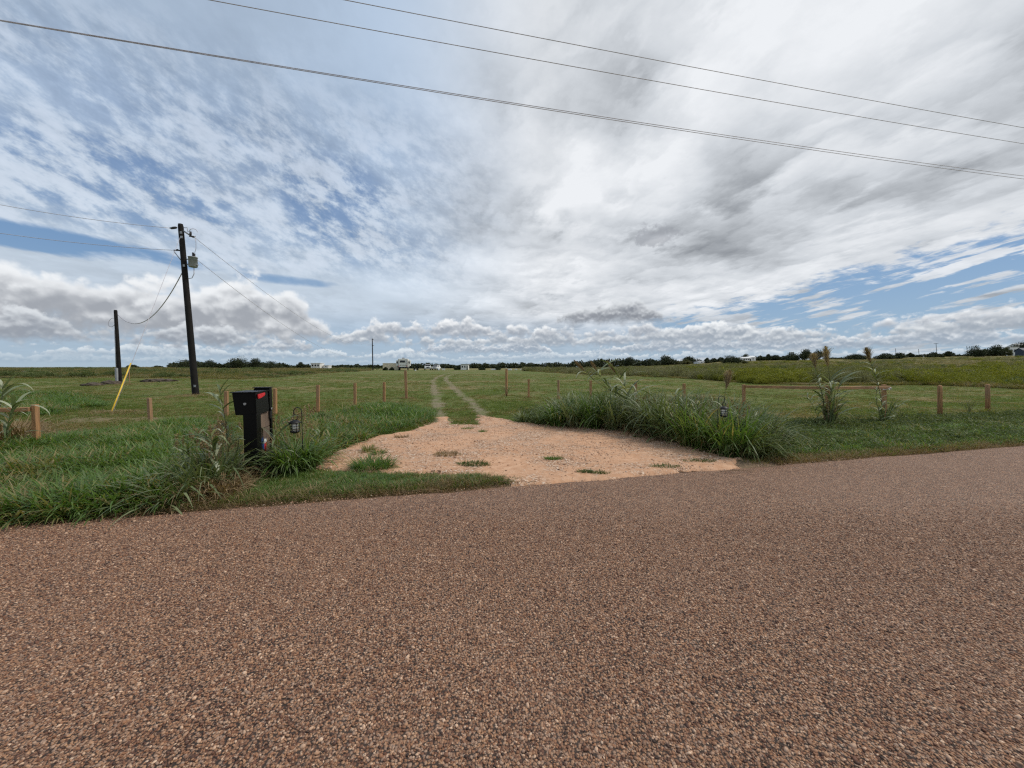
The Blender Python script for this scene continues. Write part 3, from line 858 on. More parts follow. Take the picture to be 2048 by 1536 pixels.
def lawn():
    # denser near, even over the picture further off
    n = 118000
    tan = rng.uniform(-1.80, 1.70, n)
    Y = np.exp(rng.uniform(math.log(4.2), math.log(70), n)); X = tan * Y
    P = X * RN[0] + Y * RN[1]
    k = (P > EDGE + 0.12) & off_drive(X, Y, 0.12) & off_track(X, Y) & (Y < meadow_depth(tan) * 1.02)
    for g in TUFT_SPOTS_BARE: k &= (np.hypot((X - g[0]) * 0.6, Y - g[1]) > 0.7 * rng.uniform(0.0, 1.2, n))
    X, Y = X[k], Y[k]
    scl = (0.75 + 0.35 * wob(X, Y, 0.5, 1.0) + rng.uniform(-0.2, 0.3, len(X))) * np.interp(Y, [5, 20, 70], [1.0, 1.0, 2.0])
    sz = scl * np.interp(Y, [5, 12, 30, 70], [1.0, 0.85, 0.6, 0.4])
    scatter('lawn_grass', 'lawntuft', on_ground(X, Y), np.stack([scl, scl, sz], -1), None, 'short mown green grass of the pasture with drier patches')
lawn()

def verge():
    X, Y = [], []
    for P, n in zip(LUSH_POLYS, (4600, 900, 1500)):
        x, y = sample(P, n); X.append(x); Y.append(y)
    X, Y = np.concatenate(X), np.concatenate(Y)
    # bright right hand verge
    x, y = sample(gpoly([(1540, 912), (1700, 900), (1900, 893), (2120, 880), (2120, 845), (1900, 850), (1750, 862), (1620, 868), (1520, 880)]), 3000)
    k = off_drive(X, Y, 0.10); X, Y = X[k], Y[k]
    scl = 0.85 + 0.45 * wob(X, Y, 1.2, 2.0) + rng.uniform(-0.2, 0.35, len(X))
    k = scl > 0.35
    scatter('verge_grass', 'lushtuft', on_ground(X[k], Y[k]), scl[k], None, 'lush uncut green grass of the verge left of the driveway')
    k = off_drive(x, y, 0.10); x, y = x[k], y[k]
    scl = 0.50 + 0.18 * wob(x, y, 1.4, 3.0) + rng.uniform(-0.1, 0.15, len(x))
    scatter('right_verge_grass', 'lushtuft', on_ground(x, y), scl, None, 'low bright green grass between the road and the rail fence')
    # broad-leaved weeds among it
    x, y = sample(gpoly([(1460, 915), (1700, 902), (2100, 884), (2100, 826), (1800, 838), (1500, 850)]), 1100)
    x2, y2 = sample(LUSH_POLYS[0], 700); x3, y3 = sample(gpoly([(1030, 846), (1330, 872), (1560, 906), (1600, 860), (1300, 820), (1060, 815)]), 900)
    X = np.concatenate([x, x2, x3]); Y = np.concatenate([y, y2, y3])
    k = off_drive(X, Y, 0.06); X, Y = X[k], Y[k]
    scatter('verge_weeds', 'weedtuft', on_ground(X, Y), rng.uniform(0.6, 1.4, len(X)), None, 'low broad leaved weeds growing through the verge grass')
    # strip between road and driveway
    x, y = sample(gpoly([(480, 1010), (650, 998), (800, 988), (950, 975), (1040, 966), (985, 955), (900, 958), (820, 955), (700, 952), (620, 950), (520, 965)]), 1100, 0.05)
    k = (x * RN[0] + y * RN[1]) > EDGE + 0.06; x, y = x[k], y[k]
    pos = np.stack([x, y, terrain(x, y) + 0.01], -1)
    scatter('strip_grass', 'lushtuft', pos, 0.26 + 0.13 * wob(x, y, 2.6, 3.0) + rng.uniform(-0.1, 0.12, len(x)), None, 'ragged green grass strip along the road in front of the driveway')
    # straw: along the road edge, round the mailbox and post feet
    s = rng.uniform(-8, 1.2, 1500); p = EDGE + np.abs(rng.normal(0.06, 0.16, 1500))
    X = s * RD[0] + p * RN[0]; Y = s * RD[1] + p * RN[1]
    s2 = rng.uniform(6, 16, 1200); p2 = EDGE + np.abs(rng.normal(0.08, 0.12, 1200))
    x, y = sample(gpoly([(230, 1026), (420, 1003), (480, 998), (482, 960), (470, 930), (430, 900), (330, 940), (260, 985)]), 1100)
    x4, y4 = sample(gpoly([(0, 905), (90, 895), (80, 850), (0, 850)]), 420)
    X = np.concatenate([X, s2 * RD[0] + p2 * RN[0], x, x4]); Y = np.concatenate([Y, s2 * RD[1] + p2 * RN[1], y, y4])
    scatter('dry_grass', 'strawtuft', on_ground(X, Y), rng.uniform(0.4, 1.15, len(X)) * np.where(np.arange(len(X)) < 2700, 0.55, 1.0), None, 'dead straw coloured grass along the road edge and around the mailbox')
    x, y = sample(gpoly([(1240, 858), (1340, 870), (1420, 892), (1500, 898), (1480, 860), (1400, 845), (1280, 835)]), 120)
    x2, y2 = sample(gpoly([(400, 980), (470, 965), (470, 925), (400, 925)]), 26); x3, y3 = sample(gpoly([(560, 945), (640, 915), (640, 880), (570, 900)]), 22)
    x4, y4 = sample(gpoly([(1480, 905), (1560, 900), (1560, 872), (1480, 872)]), 40)
    X, Y = np.concatenate([x, x2, x3, x4]), np.concatenate([y, y2, y3, y4])
    sc = rng.uniform(0.6, 1.05, len(X)); sc[-len(x4):] *= 0.55
    scatter('seed_stalks', 'seedstalk', on_ground(X, Y), sc, None, 'thin tan seed stalks standing above the weeds')
    # the mass of tall grass to the right of the drive
    x, y = sample(gpoly([(1085, 838), (1200, 846), (1330, 866), (1400, 890), (1470, 902), (1530, 895), (1500, 858), (1420, 842), (1300, 832), (1180, 828)]), 260)
    k = off_drive(x, y, 0.05); x, y = x[k], y[k]
    scatter('tall_weeds', 'tallgrass', on_ground(x, y), rng.uniform(0.65, 1.15, len(x)), None, 'dense tall green weeds filling the gap between drive and fence')
verge()

def meadows():
    def fill(n, t0, t1, ymax, pw=1.15):
        tan = rng.uniform(t0, t1, n)
        yb = meadow_depth(tan)
        Y = yb * np.exp(rng.uniform(0, 1, n) ** pw * np.log(ymax / yb)) * rng.uniform(0.99, 1.02, n)
        return tan * Y, Y, yb
    def mounds(n, t0, t1, ymax, per, rad, seedf, pw=1.3, first=0.0):
        """plants gathered in rounded thickets"""
        cx, cy, yb = fill(n, t0, t1, ymax, pw)
        cy = cy + first
        r = rng.uniform(rad[0], rad[1], n) * np.interp(cy, [35, 120, 330], [1.0, 2.2, 4.0])
        X, Y, S, I = [], [], [], []
        for i in range(n):
            m = int(rng.integers(per[0], per[1]))
            q = np.sqrt(rng.uniform(0, 1, m)); a = rng.uniform(0, 6.283, m)
            X.append(cx[i] + r[i] * 1.9 * q * np.cos(a)); Y.append(cy[i] + r[i] * q * np.sin(a))
            S.append((1.12 - 0.75 * q ** 2) * rng.uniform(0.8, 1.15, m) * rng.uniform(0.7, 1.1)); I.append(np.full(m, i))
        X, Y, S, I = map(np.concatenate, (X, Y, S, I))
        k = (Y > meadow_depth(X / Y) * 0.985) & (Y > 20)
        return X[k], Y[k], S[k], I[k]
    # left field: one long tall sward, thinning out at its near edge
    X, Y, yb = fill(22000, -1.95, ML_T[-1], 330, 1.0)
    e = Y / yb - 1.0 + 0.10 * wob(X, Y, 0.12, 4.0) + rng.normal(0, 0.03, len(X))
    k = e > 0.0; X, Y, e = X[k], Y[k], e[k]
    s = rng.uniform(0.55, 1.05, len(X)) * np.interp(Y, [40, 330], [0.9, 1.6])
    sz = s * np.interp(Y, [40, 330], [0.85, 0.75]) * np.clip(0.72 + 0.45 * wob(X, Y, 0.10, 2.0) + 0.35 * wob(X, Y, 0.31, 5.0), 0.25, 1.5) * (0.35 + 0.65 * sstep(0.0, 0.35, e))
    scatter('left_meadow_grass', 'meadowclump', on_ground(X, Y), np.stack([s, s, sz], -1), None, 'tall olive and tan grass across the left field to the horizon')
    # right field: short rough grass on the slope
    X, Y, yb = fill(21000, MR_T[0], 1.75, 330)
    s = rng.uniform(0.5, 1.0, len(X)) * np.interp(Y, [40, 330], [0.9, 2.0])
    sz = s * np.interp(Y, [36, 60, 100, 330], [0.62, 0.42, 0.34, 0.24]) * np.clip(0.8 + 0.6 * wob(X, Y, 0.12, 6.0), 0.25, 1.6)
    scatter('right_meadow_grass', 'meadowclump', on_ground(X, Y), np.stack([s, s, sz], -1), None, 'rough olive grass on the rising field to the right')
    def put_(name, key, parts, fz, label):
        X, Y, S = (np.concatenate(q) for q in zip(*[(p_[0], p_[1], p_[2]) for p_ in parts]))
        s = S * np.interp(Y, [35, 120, 330], [0.85, 1.3, 2.2]); sz = S * np.interp(Y, [35, 120, 330], fz)
        scatter(name, key, on_ground(X, Y), np.stack([s, s, sz], -1), None, label)
    # yellow green thickets: two long banks at the mown edge, a few further up
    bankA = mounds(36, 0.53, 0.80, 54, (36, 60), (1.2, 2.4), 0, 1.1, 1.5)
    bankB = mounds(58, 1.03, 1.72, 54, (36, 60), (1.2, 2.6), 0, 1.1, 1.5)
    far = mounds(32, 0.45, 1.72, 200, (14, 26), (1.4, 3.0), 0, 0.9, 8.0)
    put_('yellow_green_weeds', 'forbclump', [bankA, bankB, far], [1.0, 1.0, 0.9], 'yellow green shrubby weeds banked along the mown edge')
    g1 = mounds(95, MR_T[0], 0.60, 130, (26, 44), (1.2, 2.6), 0, 1.3, 1.2)
    g2 = mounds(38, 0.78, 1.08, 90, (26, 44), (1.1, 2.2), 0, 1.3, 1.2)
    g3 = mounds(60, 0.3, 1.72, 230, (12, 24), (1.4, 3.2), 0, 0.85, 6.0)
    put_('gray_green_weeds', 'grayclump', [g1, g2, g3], [1.0, 1.0, 0.8], 'grey green seeding weeds banked along the mown edge')
    d1 = mounds(150, -1.95, ML_T[-1], 200, (14, 30), (0.9, 2.2), 0, 1.0, 0.5)
    d2 = mounds(50, MR_T[0], 1.72, 220, (10, 22), (0.9, 2.0), 0, 0.9, 3.0)
    put_('dark_meadow_weeds', 'weedclump', [d1, d2], [0.7, 0.8, 0.7], 'dark green weed patches among the tall field grass')
meadows()

# ------------------------------------------------------------------ far buildings and things on the home site
def along(px, Y, z_off=0.0):
    X = (px - 1024.0) / F * Y * 1.0
    return np.array([X, Y, float(terrain(X, Y)) + z_off])
def z_at(py, px, Y): return at_depth(px, py, Y)[2]

SITE = 118.0
def shipping_container():
    x0, x1 = at_depth(765.5, 740, SITE + 4)[0], at_depth(797, 740, SITE + 4)[0]
    b = along(780, SITE + 4); H = 2.35; L = x1 - x0
    r = empty('storage_container', (x0 + L / 2, SITE + 4, b[2] - 0.1), 0, 'long plain beige storage container standing behind the white camper', 'container')
    m = MB(); m.box((0, 1.2, H / 2), (L - 0.16, 2.3, H - 0.1)); m.build('shell', M['beige'], r)
    n = 22
    me = None
    for i in range(n):
        x = -L / 2 + 0.12 + (L - 0.24) * (i + 0.5) / n
        if me is None:
            mm = MB(); mm.box((0, 0, 0), (0.10, 0.05, H - 0.3), bev=0.012); o = mm.build('corrugation', M['beige'], r); me = o.data
        else: o = link('corrugation', me, None, r)
        o.location = (x, 0.03, H / 2)
    for sx in (-1, 1):
        m = MB(); m.box((sx * (L / 2 - 0.05), 0.06, H / 2), (0.10, 0.12, H)); m.build('corner_post', M['beige'], r)
    for z in (0.06, H - 0.06):
        m = MB(); m.box((0, 0.04, z), (L - 0.22, 0.10, 0.12)); m.build('side_rail', M['beige'], r)
shipping_container()

def camper():
    Y = SITE; k = Y / F
    xc = at_depth(805.8, 740, Y)[0]; g = float(terrain(xc, Y))
    W = 18.6 * k; H0 = 0.95; H1 = 3.62
    r = empty('travel_camper', (xc, Y, g), R(12), 'white travel camper seen from behind with slide outs on both sides', 'camper')
    m = MB(); m.box((0, 4.6, (H0 + H1) / 2), (W, 9.0, H1 - H0), bev=0.14); m.build('body', M['offwhite'], r)
    m = MB(); m.box((0, 4.6, H0 - 0.12), (W * 0.92, 8.8, 0.26)); m.build('chassis', M['dark'], r)
    m = MB(); m.box((0, 0.07, H0 + 0.02), (W * 0.96, 0.16, 0.14), bev=0.02); m.build('bumper', M['dark'], r)
    w = MB(); w.box((-0.1, 0.085, 2.72), (1.45, 0.05, 0.55), bev=0.02); f = w.build('rear_window', M['glass'], r)
    w = MB(); w.box((-0.1, 0.078, 2.43), (1.55, 0.06, 0.04)); w.box((-0.1, 0.078, 3.01), (1.55, 0.06, 0.04)); w.box((-0.845, 0.078, 2.72), (0.04, 0.06, 0.54)); w.box((0.645, 0.078, 2.72), (0.04, 0.06, 0.54)); w.build('frame', M['black'], f)
    for sx in (-1, 1):
        w = MB(); w.box((sx * (W / 2 - 0.06), 0.07, 2.1), (0.09, 0.05, 2.5)); w.build('corner_trim', M['dark'], r)
        w = MB(); w.box((sx * (W / 2 - 0.28), 0.065, 1.32), (0.16, 0.05, 0.34)); w.build('tail_light', M['red'], r)
        w = MB(); w.box((sx * (W / 2 + 0.34), 3.4, 2.25), (0.72, 3.6, 1.75), bev=0.05); s = w.build('slide_out', M['offwhite'], r)
        w = MB(); w.box((sx * (W / 2 + 0.36), 1.575, 2.42), (0.36, 0.05, 0.62)); w.build('window', M['glass'], s)
        for yy in (4.3, 5.4):
            w = MB(); w.tube([(sx * (W / 2 - 0.32), yy, 0.36), (sx * (W / 2 - 0.06), yy, 0.36)], 0.36, 16); w.build('wheel', M['rubber'], r)
    w = MB(); w.box((0, 0.06, 1.62), (W * 0.7, 0.04, 0.10)); w.build('stripe', M['dark'], r)
    w = MB(); w.box((0.0, 2.4, H1 + 0.15), (0.85, 0.9, 0.3), bev=0.08, taper=0.85); w.build('air_conditioner', M['dark'], r)
    w = MB(); w.tube([(W / 2 - 0.5, 0.12, 0.9), (W / 2 - 0.5, 0.0, 1.1), (W / 2 - 0.5, 0.0, 3.5), (W / 2 - 0.5, 0.5, 3.7)], 0.025, 6)
    w.tube([(W / 2 - 0.15, 0.12, 0.9), (W / 2 - 0.15, 0.0, 1.1), (W / 2 - 0.15, 0.0, 3.5), (W / 2 - 0.15, 0.5, 3.7)], 0.025, 6)
    for z in np.arange(1.2, 3.5, 0.3): w.tube([(W / 2 - 0.5, 0.0, z), (W / 2 - 0.15, 0.0, z)], 0.018, 6)
    w.build('ladder', M['steel'], r)
camper()

def car(px, Y, kind, label, rz, scale=1.0):
    b = along(px, Y)
    r = empty('pickup_truck' if kind == 'pickup' else 'parked_car', b, rz, label, 'truck' if kind == 'pickup' else 'car', 'white vehicles parked on the home site')
    r.scale = (scale,) * 3
    m = MB()
    m.box((0, 2.6, 0.78), (1.9, 5.2, 0.66), bev=0.12)
    m.build('body', M['white'], r)
    cab = MB()
    if kind == 'pickup': cab.box((0, 2.25, 1.42), (1.76, 2.3, 0.72), taper=0.80, bev=0.08)
    else: cab.box((0, 2.9, 1.42), (1.76, 3.3, 0.74), taper=0.82, bev=0.08)
    cab.build('cab', M['white'], r)
    y0 = 1.02 if kind == 'pickup' else 1.16
    rot = Matrix.Rotation(R(-26), 3, 'X')
    w = MB(); w.box((0, y0 + 0.14, 1.46), (1.42, 0.05, 0.52), rot=rot); w.build('windscreen', M['glass'], r)
    for sx in (-1, 1):
        w = MB(); w.box((sx * 0.825, 2.4, 1.45), (0.05, 1.5, 0.40), rot=Matrix.Rotation(R(sx * -12), 3, 'Y')); w.build('side_window', M['glass'], r)
        w = MB(); w.box((sx * 0.72, -0.005, 0.84), (0.34, 0.06, 0.20), bev=0.02); w.build('headlight', M['lampglass'], r)
        w = MB(); w.box((sx * 1.06, 1.25, 1.22), (0.2, 0.12, 0.18), bev=0.03); w.build('mirror', M['dark'], r)
        for yy in (0.95, 4.2):
            w = MB(); w.tube([(sx * 0.70, yy, 0.38), (sx * 0.96, yy, 0.38)], 0.38, 16); wh = w.build('wheel', M['rubber'], r)
            w = MB(); w.tube([(sx * 0.955, yy, 0.38), (sx * 0.975, yy, 0.38)], 0.22, 12); w.build('rim', M['steel'], wh)
    w = MB(); w.box((0, -0.01, 0.80), (0.95, 0.05, 0.26), bev=0.02); w.build('grille', M['dark'], r)
    w = MB(); w.box((0, -0.05, 0.52), (1.86, 0.14, 0.18), bev=0.03); w.build('bumper', M['steel'], r)
car(856, SITE + 2, 'pickup', 'white pickup truck facing the road, just right of the camper', R(14), 1.05)
car(868.5, SITE + 5, 'car', 'white car parked to the right of the pickup truck', R(-4), 0.95)

def flat_trailer():
    b = along(833, SITE + 3)
    r = empty('utility_trailer', b, R(4), 'low dark flatbed trailer between the camper and the pickup', 'trailer')
    m = MB(); m.box((0, 0, 0.62), (3.4, 1.8, 0.16)); m.build('bed', M['dark'], r)
    m = MB()
    for sx in np.linspace(-1.65, 1.65, 7): m.box((sx, -0.88, 0.98), (0.06, 0.05, 0.56))
    m.box((0, -0.88, 1.28), (3.4, 0.06, 0.06)); m.build('side_rail', M['dark'], r)
    for x in (-0.45, 0.45):
        w = MB(); w.tube([(x, -0.98, 0.34), (x, -0.78, 0.34)], 0.34, 14); w.build('wheel', M['rubber'], r)
    m = MB(); m.tube([(1.7, 0, 0.6), (2.9, 0, 0.5)], 0.05, 6); m.build('drawbar', M['dark'], r)
flat_trailer()
def tub(px, Y, w, h, mat, label, name='water_drum', cat='drum', group='small white things lying about the home site'):
    b = along(px, Y); r = empty(name, b, 0, label, cat, group)
    m = MB(); m.tube([(0, 0, 0), (0, 0, h * 0.06), (0, 0, h * 0.85), (0, 0, h)], [w * 0.46, w * 0.5, w * 0.5, w * 0.40], 14); m.build('drum', mat, r)
    m = MB(); m.tube([(0, 0, h), (0, 0, h + 0.05)], w * 0.2, 10); m.build('lid', mat, r)
def bale(px, Y, w, h, mat, label, name='white_crate', cat='crate', group='small white things lying about the home site'):
    b = along(px, Y); r = empty(name, b, R(rng.uniform(-20, 20)), label, cat, group)
    m = MB(); m.box((0, 0, h / 2), (w, 0.9, h), bev=0.04); m.build('box', mat, r)
    m = MB(); m.box((0, 0, h + 0.03), (w * 1.05, 0.95, 0.06)); m.build('lid', mat, r)
tub(877.5, SITE - 1, 0.55, 0.62, M['white'], 'upright white drum at the right end of the parked vehicles')
tub(831, SITE - 8, 0.45, 0.24, M['white'], 'small white bucket in the grass before the dark trailer')
bale(887, SITE + 6, 1.0, 0.5, M['offwhite'], 'pale crate right of the parked white car')
bale(988, SITE + 4, 1.9, 0.36, M['white'], 'long low white crate between two dark bushes on the far lawn')
bale(1019, SITE - 2, 1.3, 0.42, M['white'], 'white crate just right of the tall gate post on the far lawn')
tub(1042.5, SITE - 4, 0.45, 0.38, M['white'], 'small white drum alone, furthest right on the far lawn')
bale(1032, SITE - 1, 0.6, 0.32, M['offwhite'], 'small pale crate left of the lone white drum')

def cottage(px0, px1, py_top, Y, wall, roof, label, door=True, name='house', depth=6.0, gable=True, nwin=2, lift=0.0, cat='house'):
    x0, x1 = at_depth(px0, 700, Y)[0], at_depth(px1, 700, Y)[0]; xc = (x0 + x1) / 2; W = x1 - x0
    g = float(terrain(xc, Y)); H = z_at(py_top, (px0 + px1) / 2, Y) - g - lift
    r = empty(name, (xc, Y, g + lift), 0, label, cat)
    hw = H * (0.72 if gable else 0.94)
    m = MB(); m.box((0, depth / 2, hw / 2 - 0.5), (W, depth, hw + 1.0)); m.build('wall', wall, r)
    m = MB()
    if gable:
        o = 0.25
        m.quadbox([(-W / 2 - o, -o, hw), (W / 2 + o, -o, hw), (W / 2 + o, depth / 2, H), (-W / 2 - o, depth / 2, H)], (0, 0, 0.12))
        m.quadbox([(-W / 2 - o, depth + o, hw), (-W / 2 - o, depth / 2, H), (W / 2 + o, depth / 2, H), (W / 2 + o, depth + o, hw)], (0, 0, 0.12))
        m.quadbox([(-W / 2, 0.01, hw), (-W / 2, depth - 0.01, hw), (-W / 2, depth / 2, H - 0.02)], (0.1, 0, 0)); m.quadbox([(W / 2 - 0.1, 0.01, hw), (W / 2 - 0.1, depth - 0.01, hw), (W / 2 - 0.1, depth / 2, H - 0.02)], (0.1, 0, 0))
    else:
        m.box((0, depth / 2, H - 0.08), (W + 0.4, depth + 0.4, 0.2))
    m.build('roof', roof, r)
    for i in range(nwin):
        x = -W / 2 + W * (i + 0.6) / (nwin + (0.9 if door else 0.2))
        w = MB(); w.box((x, -0.03, hw * 0.58), (W * 0.17, 0.06, hw * 0.34)); p = w.build('window', M['glass'], r)
        w = MB(); w.box((x, -0.04, hw * 0.58 - hw * 0.185), (W * 0.19, 0.1, 0.06)); w.build('sill', wall, p)
    if door:
        w = MB(); w.box((W * 0.36, -0.03, hw * 0.36), (W * 0.13, 0.07, hw * 0.70)); w.build('door', M['dark'], r)
    return r
cottage(921.5, 936, 728, SITE + 12, M['offwhite'], M['roofgrey'], 'small white cabin with a flat roof beyond the bend of the track', gable=False, nwin=2, depth=3, name='cabin', cat='cabin')
cottage(621, 639, 726, 170, M['offwhite'], M['white'], 'pale mobile home far beyond the left meadow', gable=False, nwin=3, door=False, depth=4, name='mobile_home', lift=0.2, cat='mobile home')
cottage(646, 656, 730.5, 172, M['white'], M['white'], 'low white shed right of the far mobile home', gable=False, nwin=1, door=False, depth=3, name='shed', lift=0.2, cat='shed')
cottage(1486, 1504, 714, 290, M['white'], M['white'], 'white farmhouse in front of the trees on the skyline', depth=8, nwin=3)
cottage(1501, 1512, 711.5, 304, M['white'], M['white'], 'white barn behind the farmhouse on the skyline', depth=8, nwin=1, door=False, name='barn', cat='barn')
cottage(1398, 1410, 722, 280, M['white'], M['roofgrey'], 'low white barn left of the round bush on the middle skyline', depth=8, nwin=1, door=False, name='barn', cat='barn')
cottage(2019, 2038, 693.5, 285, M['white'], M['offwhite'], 'white house with a flat pale roof left of the navy shed', gable=False, depth=4, nwin=2)
cottage(2046, 2080, 696, 215, M['navy'], M['navy'], 'dark navy shed at the right end of the ridge', depth=3.4, nwin=0, door=True, name='shed', cat='shed')
cottage(2040, 2070, 687, 312, M['white'], M['white'], 'white roofed barn behind the navy shed', depth=9, nwin=0, door=False, name='barn', cat='barn')

# ------------------------------------------------------------------ trees
def tree(pl, pr, pt, pb, label, mat='oak', Y=None, name='oak_tree', cat='tree', group='trees on the skyline', seed=None, trunk=0.18, lobes=9, dens=1.0, squash=0.75):
    pc = (pl + pr) / 2; pl, pr = pc - (pc - pl) * 1.12, pc + (pr - pc) * 1.12
    if Y is None:
        Y = ground(pc, pb)[1]
    X = (pc - 1024) / F * Y
    g = float(terrain(X, Y)); W = (pr - pl) / F * Y
    H = max(1.0, z_at(pt, pc, Y) - g)
    sd = seed if seed is not None else int(pl * 7 + pt)
    r_ = np.random.default_rng(sd)
    r = empty(name, (X, Y, g), 0, label, cat, group)
    parts = []; lim = []
    leaf = max(0.14, min(0.45, Y / F * 0.9))
    for i in range(lobes):
        a = r_.uniform(0, 6.283); q = r_.uniform(0.05, 1) ** 0.6
        rx = W * r_.uniform(0.20, 0.32)
        cx, cy = math.cos(a) * q * (W / 2 - rx * 0.9), math.sin(a) * q * (W / 2 - rx * 0.9)
        top = H * (1 - 0.42 * q * q) * r_.uniform(0.68, 1.0)
        rz = min(H * r_.uniform(0.24, 0.38), top * 0.55)
        cz = top - rz
        if i == 0: cx, cy, cz = cx * 0.3, cy * 0.3, H - rz
        parts.append(leafcloud(int(330 * dens), (cx, cy, cz), (rx, rx, rz), (leaf * 0.6, leaf * 1.4), sd * 50 + i, 0.35, 0.6, 0.2))
        lim.append((cx, cy, cz))
    # skirt of lower leaves
    parts.append(leafcloud(int(800 * dens), (0, 0, H * (trunk + (1 - trunk) * 0.34)), (W * 0.50, W * 0.50, H * (1 - trunk) * 0.38), (leaf * 0.6, leaf * 1.4), sd * 50 + 40, 0.3, 0.6, 0.2))
    link('crown', mesh_np('crown', *join(parts)), M[mat], r)
    m = MB(); tr = max(0.12, H * 0.035)
    m.tube([(0, 0, -0.4), (0, 0, H * 0.12), (0.02 * W, 0, H * 0.5)], [tr * 1.4, tr, tr * 0.6], 8)
    for c in lim[:4]: m.tube([(0, 0, H * 0.18), (c[0] * 0.5, c[1] * 0.5, H * 0.4), c], [tr * 0.55, tr * 0.4, tr * 0.12], 6)
    m.build('trunk', M['bark'], r)

